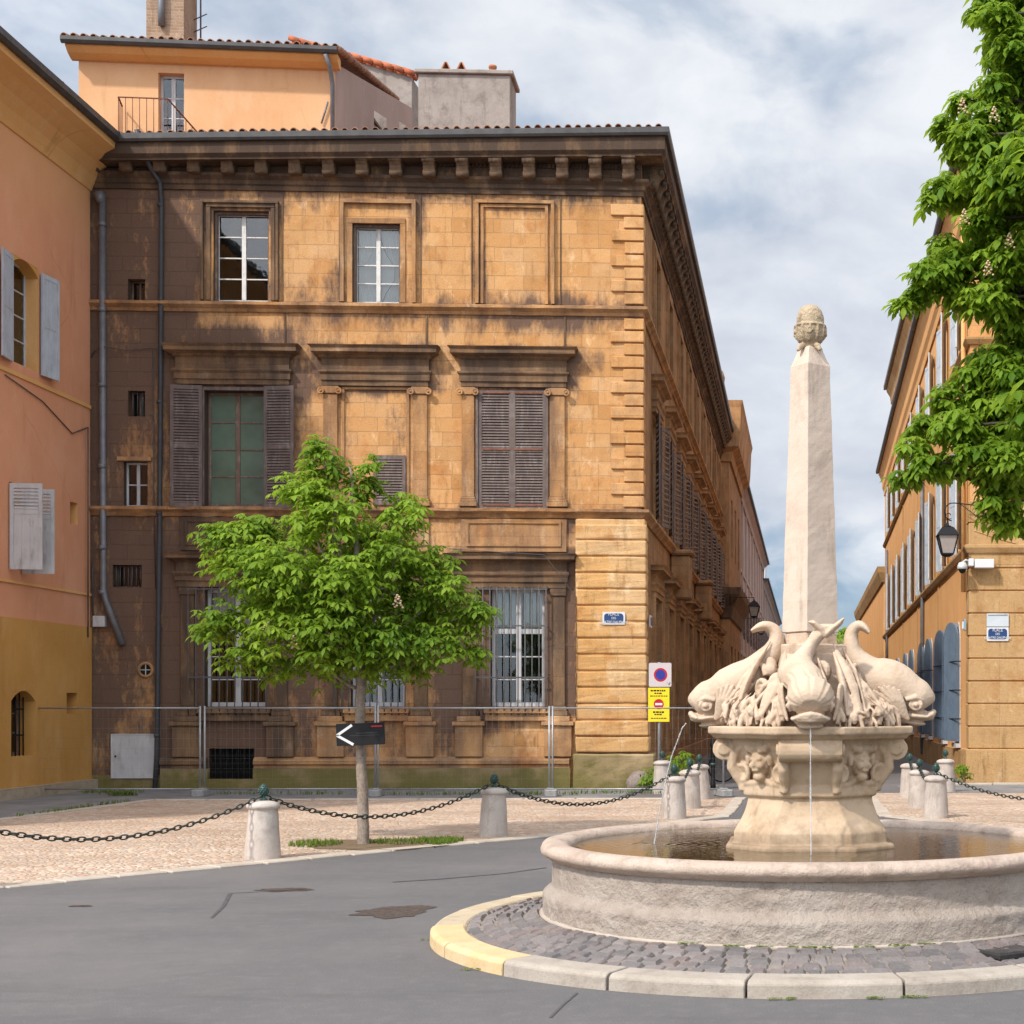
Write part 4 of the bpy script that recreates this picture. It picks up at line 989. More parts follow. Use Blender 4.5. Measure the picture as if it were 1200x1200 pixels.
# ------------------------------------------------------------------ fountain island
m_kg = roughstone('grey_kerb_stone', (.31,.262,.215), (.15,.118,.092), (.40,.35,.295), 1.2, .45, .35)
m_ky = roughstone('yellow_kerb_stone', (.52,.365,.18), (.32,.225,.12), (.55,.43,.27), 1.2, .4, .3)
mb = MB(); N = 20; ph0 = 7.8
def ringpt(r, deg, z): a = RAD(deg); return (FX-r*math.sin(a), FY-r*math.cos(a), z)
for k in range(N):
    a0 = ph0+k*17.95+.18; a1 = ph0+(k+1)*17.95-.18+ (360-17.95*20 if k == N-1 else 0)
    mid = (a0+a1)/2 % 360; mi = 1 if 42 < mid < 80 else (2 if 79 < mid < 160 else 0)
    n = 6; prof = [(2.905,-.06),(2.90,.08),(2.882,.098),(2.86,.105),(2.66,.108),(2.64,.095),(2.64,-.06)]; vs = []
    dz = rng.uniform(-.006,.006); dr = rng.uniform(-.008,.008)
    for i in range(n+1):
        for r, z in prof: vs.append(ringpt(r+dr, a0+(a1-a0)*i/n, z+(dz if z > 0 else 0)))
    q = len(prof)
    mb.add(vs, [(i*q+j,(i+1)*q+j,(i+1)*q+(j+1)%q,i*q+(j+1)%q) for i in range(n) for j in range(q)]+[tuple(range(q)),tuple(n*q+j for j in range(q-1,-1,-1))], mi)
ko = tag(mb.build('island_kerb', [m_kg, m_ky, roughstone('beige_kerb_stone', (.40,.31,.20), (.24,.18,.12), (.46,.38,.27), 1.2, .4, .4)], bevel=.006), kind='structure')
M = Mat('basalt_setts'); r = M.attr('rnd')
c = M.mix((.108,.098,.096), (.195,.168,.157), r); c = M.mix(c, (.185,.135,.12), M.ramp(M.noise(3.1,3), .5, .65, 0, .7)); c = M.mix(c, (.30,.27,.25), M.ramp(M.noise(19,8,.7), .55, .75, 0, .5))
c = M.mix(c, (.05,.045,.045), M.ramp(M.noise(60,5,.7), .45, .3, 0, .5))
m_sett = M.done(c, .6, M.bump(M.noise(28,7,.65), .6, .02), .35)
mb = MB(); rv = []
for row in range(5):
    r0 = 2.105+row*.108; r1 = r0+.097; n = int(2*math.pi*r0/.135); off = rng.random()*10
    zc0, zc1 = .185-(r0-2.08)*.145, .185-(r1-2.08)*.145
    a = off
    while a < off+360-2:
        w = math.degrees(rng.uniform(.10,.165)/r0); w = min(w, off+360-a); g = math.degrees(.006/r0); dz = rng.uniform(-.008,.008); jr = rng.uniform(-.012,.012); skew = rng.uniform(-1,1)*.5
        if w < 1.2: break
        i0, i1 = a+g, a+w-g; ins = math.degrees(.016/r0); ri = .016
        vs = [ringpt(r0+jr, i0, -.02), ringpt(r0+jr, i1, -.02), ringpt(r1+jr, i1+skew*.3, -.02), ringpt(r1+jr, i0+skew*.3, -.02),
              ringpt(r0+jr, i0, zc0-.022+dz), ringpt(r0+jr, i1, zc0-.022+dz), ringpt(r1+jr, i1+skew*.3, zc1-.022+dz), ringpt(r1+jr, i0+skew*.3, zc1-.022+dz),
              ringpt(r0+jr+ri, i0+ins, zc0+dz), ringpt(r0+jr+ri, i1-ins, zc0+dz+rng.uniform(-.006,.006)), ringpt(r1+jr-ri, i1-ins, zc1+dz), ringpt(r1+jr-ri, i0+ins, zc1+dz+rng.uniform(-.006,.006))]
        mb.add(vs, [(0,1,5,4),(1,2,6,5),(2,3,7,6),(3,0,4,7),(4,5,9,8),(5,6,10,9),(6,7,11,10),(7,4,8,11),(8,9,10,11)])
        rv += [rng.random()]*12; a += w
tag(mb.build('island_paving', m_sett, attr={'rnd': rv}), kind='structure')
mb = MB(); mb.lathe([(2.645,.088),(2.05,.165),(1.9,.17)], (FX,FY,0), 128, cap=False)
tag(mb.build('island_bed', roughstone('sand_joint', (.20,.165,.14), (.10,.08,.07), (.30,.26,.22), 4, .6, .4)), kind='structure')

e = empty('drain_cover', (*ringpt(2.36, -33.5, .137),), 'dark slotted iron drain cover set in the setts round the basin', 'drain cover', RAD(33.5))
mb = MB(); mb.box(-.20,.20,-.14,.14,-.02,.012); mb.build('frame', plain('drain_iron', (.03,.027,.026), .6, .4, 9, .3), e, bevel=.004)
mb = MB()
for i in range(13): mb.box(-.17+i*.0265,-.17+i*.0265+.012,-.11,.11,.012,.019)
mb.build('grate', plain('drain_bars', (.075,.066,.062), .5, .4, 9, .2), e)

# ------------------------------------------------------------------ the fountain
def carved(name, c, dark, pale, sc=1.0, fine=.35, bd=.012, lowdark=None):
    M = Mat(name)
    a = M.mix(c, pale, M.ramp(M.noise(2.5*sc, 8, .62), .3, .7)); a = M.mix(a, dark, M.ramp(M.noise(4.2*sc, 10, .7), .49, .76, 0, .85))
    a = M.mix(a, tuple(k*.7 for k in dark), M.ramp(M.noise(7*sc, 8, .65, M.scaled(1,1,.2)), .56, .72, 0, .7))
    if lowdark:
        z = M.sep()[2]; a = M.mix(a, lowdark, M.ramp(M.math('ADD', z, M.math('MULTIPLY', M.noise(6, 8, .7), .5)), 1.12, .90, 0, .85))
    h = M.math('ADD', M.math('MULTIPLY', M.noise(90*sc, 5, .65), .35), M.math('MULTIPLY', M.noise(24*sc, 8, .62), .9))
    return M.done(a, .82, M.bump(h, fine, bd), .25)
m_fst = carved('cream_carved_stone', (.46,.335,.235), (.26,.17,.105), (.54,.415,.31))
m_ped = carved('buff_pedestal_stone', (.43,.305,.195), (.22,.14,.08), (.51,.385,.27), lowdark=(.19,.13,.08))
m_bas = roughstone('pitted_basin_stone', (.39,.315,.26), (.22,.165,.13), (.48,.41,.35), 1.4, 1.0, .42, .045)
m_rim = roughstone('worn_rim_stone', (.42,.315,.25), (.20,.14,.10), (.51,.41,.335), 1.3, .8, .45, .03)
m_obe = carved('obelisk_limestone', (.51,.40,.31), (.38,.285,.215), (.565,.455,.365), .8, .22, .012)
m_cone = carved('lichen_stone', (.40,.30,.19), (.20,.145,.09), (.50,.39,.26), 2.0, .9, .02)
M = Mat('dolphin_stone')
a = M.mix((.46,.34,.24), (.545,.425,.32), M.ramp(M.noise(2.5, 8, .62), .3, .7)); a = M.mix(a, (.33,.22,.14), M.ramp(M.noise(5, 10, .7), .48, .78, 0, .85))
vv = M.n('ShaderNodeTexVoronoi', {'Vector': M.obj, 'Scale': 42.0}).outputs['Distance']
h = M.math('ADD', M.math('MULTIPLY', vv, .6), M.math('MULTIPLY', M.noise(60, 6, .65), .5))
m_dol = M.done(a, .8, M.bump(h, .35, .010), .25)
fou = empty('dolphin_fountain', (FX,FY,0), 'pale stone fountain with carved dolphins, round basin and tall obelisk on its cobbled island', 'fountain')
# basin wall, as a ring of slightly displaced stone
def ring_mesh(prof, n, amp, fn, joints=()):
    mb = MB(); vs = []
    for i, (r, z) in enumerate(prof):
        for j in range(n):
            a = 2*math.pi*j/n; p = Vector((r*math.cos(a), r*math.sin(a), z)); d = fn(p, i)*amp
            vs.append(((r+d)*math.cos(a), (r+d)*math.sin(a), z+d*.25))
    k = len(prof); mb.add(vs, [(i*n+j, i*n+(j+1)%n, (i+1)*n+(j+1)%n, (i+1)*n+j) for i in range(k-1) for j in range(n)], 0, True); return mb
def dens(prof, step):
    out = []
    for (r0,z0),(r1,z1) in zip(prof, prof[1:]):
        m = max(1, int(math.hypot(r1-r0,z1-z0)/step))
        out += [(r0+(r1-r0)*i/m, z0+(z1-z0)*i/m) for i in range(m)]
    return out+[prof[-1]]
wp = dens([(2.07,.10),(2.072,.335),(2.055,.355),(2.015,.385),(2.005,.40),(2.0,.60)], .018)
def rough(p, i):
    u = math.atan2(p.y,p.x); patch = noise.noise(Vector((u*2.2, 3.0, p.z*1.5)))
    pits = noise.fractal(Vector((p.x*9,p.y*9,p.z*16)), 1, 2, 4); chips = min(0, noise.noise(Vector((p.x*22,p.y*22,p.z*34)))+.15)
    k = .45+.55*max(0,min(1,patch*2.5+.6))
    return (pits*.55+chips*1.2)*k
ring_mesh(wp, 640, .015, rough).build('basin_wall', m_bas, fou, recalc=True)
rp = dens([(2.0,.598),(2.03,.602),(2.04,.618),(2.068,.628),(2.088,.648),(2.094,.668),(2.085,.692),(2.062,.712),(2.03,.722),(1.955,.724),(1.915,.716),(1.885,.700),(1.872,.672),(1.868,.64),(1.866,.34)], .02)
ring_mesh(rp, 560, .017, lambda p, i: (noise.fractal(Vector((p.x*5,p.y*5,p.z*7)), 1, 2, 4)*.8+min(0, noise.noise(Vector((p.x*13,p.y*13,p.z*18)))+.2)*1.3)*(.35+.9*max(0,noise.noise(Vector((p.x*.8,p.y*.8,1)))+.3))).build('basin_rim', m_rim, fou)
mb = MB(); mb.lathe([(1.9,.36),(.3,.36)], (0,0,0), 64, cap=False); mb.lathe([(2.07,.150),(2.10,.178),(2.03,.2)], (0,0,0), 128, 1, cap=False)
mb.build('basin_floor', [roughstone('algae_basin_floor', (.22,.20,.09), (.10,.085,.03), (.36,.34,.2), 1, .3, .4), m_pale], fou)
M = Mat('fountain_water'); M.N.remove(M.b); out = [x for x in M.N if x.type == 'OUTPUT_MATERIAL'][0]
ln = M.n('ShaderNodeVectorMath', {0: M.obj}, operation='LENGTH').outputs['Value']
def rings(cx, cy):
    v = M.n('ShaderNodeVectorMath', {0: M.obj, 1: (cx,cy,.668)}, operation='DISTANCE').outputs['Value']
    return M.math('MULTIPLY', M.math('SINE', M.math('MULTIPLY', v, 75.0)), M.math('MULTIPLY', M.ramp(v, .75, 0.0), .55))
wav = M.math('ADD', M.noise(9, 3, .5, M.scaled(1,2.2,1)), M.math('MULTIPLY', M.noise(26, 2, .5), .35))
wav = M.math('ADD', wav, M.math('ADD', rings(-1.23,0), rings(0,-.885)))
bp = M.bump(wav, .14, .02)
tr = M.n('ShaderNodeBsdfTransparent', {0: (.50,.47,.22,1)}); gl = M.n('ShaderNodeBsdfGlossy', {'Color': (1,1,1,1), 'Roughness': .02, 'Normal': bp})
fr = M.n('ShaderNodeFresnel', {'IOR': 1.33, 'Normal': bp}); mx = M.n('ShaderNodeMixShader', {0: M.math('MULTIPLY', fr.outputs[0], 1.1, True)})
M.L.new(tr.outputs[0], mx.inputs[1]); M.L.new(gl.outputs[0], mx.inputs[2]); M.L.new(mx.outputs[0], out.inputs[0]); m_wat = M.m
mb = MB(); mb.lathe([(1.872,.668),(.2,.668)], (0,0,0), 96, cap=False); mb.build('water', m_wat, fou, recalc=False)
# pedestal and bowl
def octo(a, b): return [(b,-a),(a,-b),(a,b),(b,a),(-b,a),(-a,b),(-a,-b),(-b,-a)]
def loft(mb, rows, fn=None):
    vs = []; n = 8
    for z, a, b in rows: vs += [(x,y,z) for x,y in octo(a,b)]
    k = len(rows); mb.add(vs, [(i*n+j, i*n+(j+1)%n, (i+1)*n+(j+1)%n, (i+1)*n+j) for i in range(k-1) for j in range(n)]+[tuple(range(n-1,-1,-1)), tuple((k-1)*n+j for j in range(n))])
mb = MB()
loft(mb, [(.30,.645,.34),(.690,.645,.34),(.705,.625,.33)])
loft(mb, [(.69,.585,.315),(.795,.585,.305),(.82,.57,.295),(.86,.545,.275),(.92,.515,.25),(1.0,.487,.22),(1.07,.472,.20)])
loft(mb, [(1.06,.500,.215),(1.075,.515,.22),(1.135,.515,.22),(1.15,.50,.21)])
loft(mb, [(1.14,.49,.17),(1.17,.505,.165),(1.22,.53,.16),(1.28,.56,.155),(1.36,.595,.16),(1.45,.635,.18),(1.52,.67,.2)])
loft(mb, [(1.505,.74,.235),(1.53,.765,.245),(1.545,.79,.25),(1.60,.79,.25)])
Z45 = [Matrix.Rotation(RAD(90*k), 4, 'Z') for k in range(4)]
for k in range(4):
    R4 = Z45[k]; t = MB()
    # corner volute with its two flanking scroll straps
    t.tube([(.665,-.235,1.425),(.665,.235,1.425)], .088, 16); 
    for s in (-1,1):
        t.tube([(.665,s*.235,1.425),(.665,s*.255,1.425)], .05, 12)
        t.tube([(.61,s*.205,1.49),(.60,s*.205,1.36),(.605,s*.20,1.28),(.565,s*.195,1.22),(.525,s*.19,1.16),(.515,s*.2,1.10)], [.05,.045,.045,.045,.04,.035], 8)
    # mask and scrolls on the diagonal face
    Rd = Matrix.Rotation(RAD(45), 4, 'Z'); u = MB(); d = .53
    u.ball((d+.0,0,1.33), .075, .085, .115); u.ball((d+.06,0,1.315), .035,.022,.045); u.ball((d+.05,0,1.265), .035,.04,.016); u.ball((d+.02,0,1.215), .05,.05,.04)
    for s in (-1,1):
        u.ball((d+.05,s*.037,1.352), .028,.024,.016); u.ball((d+.045,s*.045,1.30), .035,.03,.03)
        u.tube([(d+.02,0,1.44),(d+.04,s*.05,1.425),(d+.04,s*.10,1.435),(d+.03,s*.125,1.47),(d+.03,s*.09,1.485)], [.035,.04,.04,.03,.02], 8)
        u.tube([(d+.01,s*.13,1.40),(d+.02,s*.115,1.36),(d+.02,s*.12,1.30)], [.02,.03,.015], 8)
        sp_ = [(d-.015+.02*(1-i/22), s*(.20+(.075*(1-i/24))*math.cos(i*.62)), 1.235+(.075*(1-i/24))*math.sin(i*.62)) for i in range(22)]
        u.tube(sp_, [.023*(1-i/34) for i in range(22)], 8)
        u.tube([(d-.02,s*.19,1.165),(d-.035,s*.10,1.155),(d-.03,s*.03,1.185),(d,0,1.20)], [.028,.03,.03,.02], 8)
        u.tube([(d+.02,s*.27,1.33),(d+.03,s*.24,1.40),(d+.03,s*.17,1.455)], [.015,.022,.02], 8)
    t.add([Rd @ Vector(v) for v in u.v], u.f)
    mb.add([R4 @ Vector(v) for v in t.v], t.f)
ped = carve(mb.build('pedestal_bowl', m_ped, fou), .009, .004, 7, 1)
# reeds and rockwork under the obelisk
rs = random.Random(5); mb = MB()
mb.lathe([(.62,1.58),(.50,1.66),(.41,1.76),(.33,1.9),(.27,2.05),(.24,2.16)], (0,0,0), 16)
for i in range(260):
    a = math.pi/2*rs.randrange(4)+RAD(45)+RAD(rs.uniform(-31,31)); h0 = rs.uniform(1.6,1.72); rr = .71-rs.random()*.12; up = rs.uniform(.22,.64) if i > 190 else rs.uniform(.09,.24)
    lean = rs.uniform(-.25,.25); pts = []
    for k in range(6):
        s = k/5; rad = rr-(rr-.27)*min(1,(s*up)/.62)+.02+.06*math.sin(s*3.1)*rs.uniform(.2,1); an = a+lean*s*s
        pts.append((rad*math.cos(an), rad*math.sin(an), h0-.03+up*s))
    w = rs.uniform(.010,.021) if i <= 190 else rs.uniform(.014,.028); mb.tube(pts, [w,w*1.3,w*1.25,w,w*.65,w*.2] if i <= 190 else [w*.9,w*1.5,w*2.3,w*2.2,w*1.3,w*.2], 8, flat=1.0 if i <= 190 else .45)
for i in range(26):
    a = rs.uniform(0, 2*math.pi); z = rs.uniform(1.65,2.05); rd = .62-(z-1.6)*.62; rr = rs.uniform(.05,.085)
    c0 = Vector((rd*math.cos(a), rd*math.sin(a), z)); 
    mb.tube([c0+Vector((rr*math.cos(t)*-math.sin(a)+.03*math.cos(a)*math.sin(t*.5), rr*math.cos(t)*math.cos(a)+.03*math.sin(a)*math.sin(t*.5), rr*1.3*math.sin(t))) for t in [k*.55 for k in range(9)]], [.028-.002*k for k in range(9)], 6)
for i in range(44):
    a = rs.uniform(0,6.28); z = rs.uniform(1.7,2.1); rd = .60-(z-1.6)*.58; mb.ball((rd*math.cos(a), rd*math.sin(a), z), rs.uniform(.03,.07),rs.uniform(.03,.07),rs.uniform(.03,.08), 8, 6)
carve(mb.build('carved_reeds', m_fst, fou), .007, .004, 12, 1)
# dolphins
def px2(x, y): return ((950-x)*.00671, EYE-(y-HY)*.00671)
def dolphin(spine, beak, fin, lats, eye, groove=0.0):
    mb = MB(); n = 40; vs = []; S = [(*px2(x,y), h*.00671, w*.00671, l*.00671) for (x,y,h,w), l in zip(spine, lats or [0]*len(spine))]
    # smooth the measured spine
    P = []
    for i in range(len(S)-1):
        p0, p1, p2, p3 = S[max(i-1,0)], S[i], S[i+1], S[min(i+2,len(S)-1)]
        for t in (0,.33,.66):
            P.append(tuple(.5*((2*b)+(-a+c)*t+(2*a-5*b+4*c-d)*t*t+(-a+3*b-3*c+d)*t**3) for a,b,c,d in zip(p0,p1,p2,p3)))
    P.append(S[-1])
    for i, (r, z, h, w, lat) in enumerate(P):
        q0, q1 = P[max(i-1,0)], P[min(i+1,len(P)-1)]
        t = Vector((q1[0]-q0[0], 0, q1[1]-q0[1])).normalized(); nn = Vector((-t.z,0,t.x))
        for j in range(n):
            a = 2*math.pi*j/n
            g = 1+(groove*abs(math.sin(8*a)) if i < 14 else 0)
            vs.append(Vector((r, lat, z)) + (nn*math.cos(a)*max(h,.004) + Vector((0,1,0))*math.sin(a)*max(w,.004))*g)
    k = len(P)
    mb.add(vs, [(i*n+j, i*n+(j+1)%n, (i+1)*n+(j+1)%n, (i+1)*n+j) for i in range(k-1) for j in range(n)]+[tuple(range(n-1,-1,-1)), tuple((k-1)*n+j for j in range(n))])
    bx, bz = px2(*beak)
    Rb = Matrix.Rotation(RAD(6), 3, 'Y')
    mb.ball((bx-.03,0,bz), .155,.152,.036, 20, 10, 0, Rb); mb.ball((bx+.085,0,bz+.008), .045,.112,.030, 16, 8)      # upper lip
    mb.ball((bx-.06,0,bz-.052), .12,.10,.026, 18, 8, 0, Rb); mb.ball((bx-.15,0,bz-.01), .10,.125,.07, 16, 10)          # jaw, cheek
    mb.tube([(bx+.06,.125,bz-.006),(bx+.102,.07,bz+.018),(bx+.118,0,bz+.03),(bx+.102,-.07,bz+.018),(bx+.06,-.125,bz-.006)], [.012,.02,.024,.02,.012], 8)
    for s in (-1,1):
        mb.ball((bx+.045,s*.045,bz+.034), .02,.018,.012, 8, 6)
        ex, ez = px2(*eye); mb.ball((ex,s*.158,ez), .026,.026,.022, 12, 8)
        mb.tube([(ex+.045*math.cos(t), s*(.163-.012*abs(math.sin(t))), ez+.036*math.sin(t)) for t in [i*.3 for i in range(22)]], .0125, 6)
        mb.tube([(ex+.06,s*.135,ez+.035),(ex,s*.162,ez+.058),(ex-.08,s*.172,ez+.04)], [.014,.024,.014], 6)
        # ribbed pectoral fan
        fx, fz = px2(*fin[0]); N = 8
        for i in range(N):
            q = i/(N-1); xx = fin[1][0]+(fin[2][0]-fin[1][0])*q; yy = fin[1][1]+(fin[2][1]-fin[1][1])*q-11*math.sin(math.pi*q)
            ex_, ez_ = px2(xx, yy); mid = ((fx+ex_)/2-.01, s*(.205+.02*math.sin(math.pi*q)), (fz+ez_)/2+.02)
            mb.tube([(fx,s*.17,fz), mid, (ex_, s*(.215+.035*q), ez_)], [.012,.0165,.013], 8)
            if i: mb.add([(fx,s*.16,fz), lastm, laste, (ex_, s*(.20+.035*q), ez_), (mid[0],mid[1]-s*.014,mid[2])], [(0,1,4),(1,2,3,4)])
            lastm = (mid[0],mid[1]-s*.014,mid[2]); laste = (ex_, s*(.20+.035*q), ez_)
    return mb
# side profile of the dolphins measured on the photo: x, y, half height, half width
spA = [(811,827,6,8),(814,825,13,16),(821,823,19,22),(831,820,22.5,24.5),(843,814,21.5,23.5),(856,806,24,25),(870,797,22.5,24),(884,787,18.5,20),(896,775,15,16),(905,765,13,14),(910.5,752,9.5,11),(909.5,742,7.8,9),(904,735.5,6.8,9),(896,733.5,5.8,11),(888,736,4.2,14),(881,740,2.0,16)]
dA = carve(dolphin(spA, (828,841), ((840,843),(844,806),(886,824)), None, (829,827)).build('dolphin', m_dol, fou), .0062, .0022, 11, 2)
spB = [(810,826,7,9),(813,823,14,17),(821,819,20,23),(833,813,22.5,24.5),(852,803,27.5,27),(868,797,27,26),(882,789,23,22),(892,777,16,17),(899,765,11,13),(902,753,9,11),(902,744,8,9),(899,737,7,9),(893,733,6,11),(886,736,4.5,13),(881,742,2.2,14)]
dB = carve(dolphin(spB, (823,839), ((836,843),(848,808),(890,822)), None, (828,826)).build('dolphin', m_dol, fou), .0062, .0022, 11, 2)
spC = [(811,827,8,10),(815,824,16,18),(823,820,21,23),(834,815,22.5,24),(845,807,18,20),(859,797,20,24.5),(873,788,18.5,22),(886,776,13,13),(895,763,10,9.5),(898,752,9,9),(898,744,8,11),(897,740,6,12),(895,735,4,15),(893,731,1.5,11)]
dm = dolphin(spC, (828,841), ((840,843),(844,806),(886,824)), [0,0,0,0,-4,-10,-14,-11,-3,5,12,17,21], (829,827), .085)
r9, z9 = px2(896, 741)
for s_ in (-1, 1):
    yy = .122+s_*.05
    dm.tube([(r9,.11,z9-.05),(r9+.01,yy,z9+.01),(r9+.03,yy+s_*.055,z9+.055),(r9+.055,yy+s_*.085,z9+.075+s_*.015)], [.045,.05,.042,.012], 10, flat=.5)
dC = carve(dm.build('dolphin', m_dol, fou), .0062, .0022, 11, 2)
dA.rotation_euler.z = RAD(180); dB.rotation_euler.z = 0; dC.rotation_euler.z = RAD(-90)
dA['label'] = 'dolphin in profile with hooked tail, spouting a thin arc of water'; dB['label'] = 'stout dolphin facing the sunny orange house'; dC['label'] = 'dolphin facing the road with fanned tail against the obelisk'
dD = dA.copy(); col.objects.link(dD); dD.rotation_euler.z = RAD(90); dD['label'] = 'dolphin on the far side of the pedestal'
# obelisk and pine cone
Ro = Matrix.Rotation(RAD(45-7), 4, 'Z'); q2 = math.sqrt(.5)
def sq(mb, rows):
    vs = []
    for z, h in rows: vs += [(h*q2,-h*q2,z),(h*q2,h*q2,z),(-h*q2,h*q2,z),(-h*q2,-h*q2,z)]
    k = len(rows); mb.add(vs, [(i*4+j,i*4+(j+1)%4,(i+1)*4+(j+1)%4,(i+1)*4+j) for i in range(k-1) for j in range(4)]+[(3,2,1,0),tuple((k-1)*4+j for j in range(4))])
mb = MB(); sq(mb, [(2.12,.27),(2.15,.305),(2.235,.31),(2.24,.30)]); sq(mb, [(2.22,.212),(2.325,.212),(2.33,.20)])
o = mb.build('obelisk_base', m_fst, fou, Ro, bevel=.01); bake(o); roughen(o, 3, .006, 6)
mb = MB(); rows = [(2.33,.227)]+[(2.33+.209*i, .227-(.227-.158)*i/10) for i in range(1,11)]+[(4.49,.126),(4.555,.098),(4.57,.09)]; sq(mb, rows)
o = mb.build('obelisk', m_obe, fou, Ro, bevel=.006); bake(o); roughen(o, 5, .0035, 5)
mb = MB()
for k in range(4):
    a = RAD(45*0+90*k+38); mb.tube([(.05*math.cos(a),.05*math.sin(a),4.60),(.10*math.cos(a),.10*math.sin(a),4.565),(.125*math.cos(a),.125*math.sin(a),4.53)], [.02,.024,.012], 8)
mb.lathe([(.05,4.55),(.06,4.59),(.088,4.615),(.108,4.645),(.117,4.69),(.118,4.727),(.127,4.735),(.124,4.746),(.109,4.752),(.109,4.785),(.104,4.82),(.090,4.86),(.062,4.893),(.01,4.91)], (0,0,0), 28)
for i in range(12):
    a = 2*math.pi*i/12; rr = .122; pts = [(.082*math.cos(a),.082*math.sin(a),4.615),(.109*math.cos(a),.109*math.sin(a),4.65),(.119*math.cos(a),.119*math.sin(a),4.69),(.124*math.cos(a),.124*math.sin(a),4.73)]
    mb.tube(pts, [.012,.013,.012,.008], 6)
for i in range(4):
    a = 2*math.pi*i/4-1.6; mb.tube([((.124)*math.cos(a+.18*math.cos(t)*(1-t/9)),.124*math.sin(a+.18*math.cos(t)*(1-t/9)),4.68+.035*math.sin(t)*(1-t/9)) for t in [k*.6 for k in range(12)]], .009, 6)
o = carve(mb.build('pine_cone', m_cone, fou), .0045, .003, 34, 1)
M = Mat('falling_water'); M.done((.85,.88,.9), .05, M.bump(M.noise(60,2), .6, .01), .5)
M.b.inputs['Transmission Weight'].default_value = .75; M.b.inputs['IOR'].default_value = 1.33; m_jet = M.m
def wob(pts, r):
    P = []
    for (a, b) in zip(pts, pts[1:]):
        for i in range(8): P.append(tuple(x+(y-x)*i/8 for x, y in zip(a,b)))
    P.append(pts[-1]); return P, [r*rs.uniform(.55,1.3) for _ in P]
mb = MB(); P, r_ = wob([(-.975,0,1.62),(-1.005,0,1.585),(-1.04,0,1.49),(-1.09,0,1.36),(-1.125,0,1.22),(-1.18,0,.95),(-1.23,0,.65)], .0055); mb.tube(P, r_, 6)
mb.build('water_jet', m_jet, fou); mb = MB()
P, r_ = wob([(.0,-.86,1.625),(.0,-.875,1.5),(.0,-.88,1.2),(.004,-.885,.65)], .0065); mb.tube(P, r_, 6)
for c0 in ((-1.23,0),(.0,-.885)):
    for i in range(0): pass
mb.build('water_jet', m_jet, fou)
# ------------------------------------------------------------------ bollards and chains
m_bol = roughstone('bollard_stone', (.42,.358,.312), (.23,.175,.135), (.51,.45,.40), 1.6, .5, .36, .014, streak=(.26,.21,.172))
mb = MB(); prof = dens([(.198,-.05),(.196,.02),(.190,.12),(.172,.38),(.158,.555),(.158,.56)], .05)+[(.178,.572),(.186,.590),(.182,.610),(.160,.632),(.11,.650),(.05,.658),(.02,.66)]
n_ = 36; vs = []
for r, z in prof:
    for j in range(n_):
        a = 2*math.pi*j/n_; q = r+.005*noise.noise(Vector((math.cos(a)*3,math.sin(a)*3,z*7))); vs.append((q*math.cos(a), q*math.sin(a), z))
mb.add(vs, [(i*n_+j, i*n_+(j+1)%n_, (i+1)*n_+(j+1)%n_, (i+1)*n_+j) for i in range(len(prof)-1) for j in range(n_)]+[tuple((len(prof)-1)*n_+j for j in range(n_))], 0, True)
fin = MB(); fin.lathe([(.045,.655),(.042,.68),(.022,.69),(.022,.715),(.036,.722),(.050,.745),(.052,.775),(.042,.81),(.024,.838),(.004,.85)], n=16)
for ring in range(5):
    z = .735+ring*.021; r0 = [.045,.053,.051,.043,.031][ring]
    for i in range(9): a = 2*math.pi*(i+.5*(ring%2))/9; fin.ball((r0*math.cos(a),r0*math.sin(a),z), .012,.012,.011, 6, 4)
B = [(-8.25,14.5,'pale stone bollard at the chain end beyond the tree pit'),
     (-6.23,17.6,'pale stone bollard between the young tree and the salmon house'),
     (-4.22,20.7,'pale stone bollard beside the young tree towards the street mouth'),
     (-2.06,23.9,'pale bollard at the shaded street mouth, first from the fountain'),
     (-2.0,26.3,'pale bollard at the shaded street mouth, second from the fountain'),
     (-2.0,28.9,'pale bollard at the shaded street mouth, third from the fountain'),
     (-2.9,30.9,'pale bollard under the yellow notice beside the mansion corner'),
     (2.03,24.05,'pale bollard before the orange house, first in the row from the fountain'),
     (1.94,26.5,'pale bollard before the orange house, second in the row from the fountain'),
     (1.98,29.4,'pale bollard before the orange house, third in the row from the fountain'),
     (2.86,31.5,'pale bollard closest to the orange house corner'),
     (4.6,20.6,'pale bollard carrying the far end of the chain under the chestnut')]
b0 = None
for i, (x, y, lab) in enumerate(B):
    if i == 0:
        b0 = empty('bollard', (x,y,.01), lab, 'bollard', 0, 'stone bollards round the square')
        mb.build('post', m_bol, b0); fin.build('finial', m_green, b0); b = b0
    else:
        b = copy_tree(b0); b['label'] = lab
    b.location = (x,y,.01); b.rotation_euler = (rng.uniform(-.02,.02), rng.uniform(-.02,.02), i*1.3); s = rng.uniform(.985,1.02); b.scale = (s,s,s)
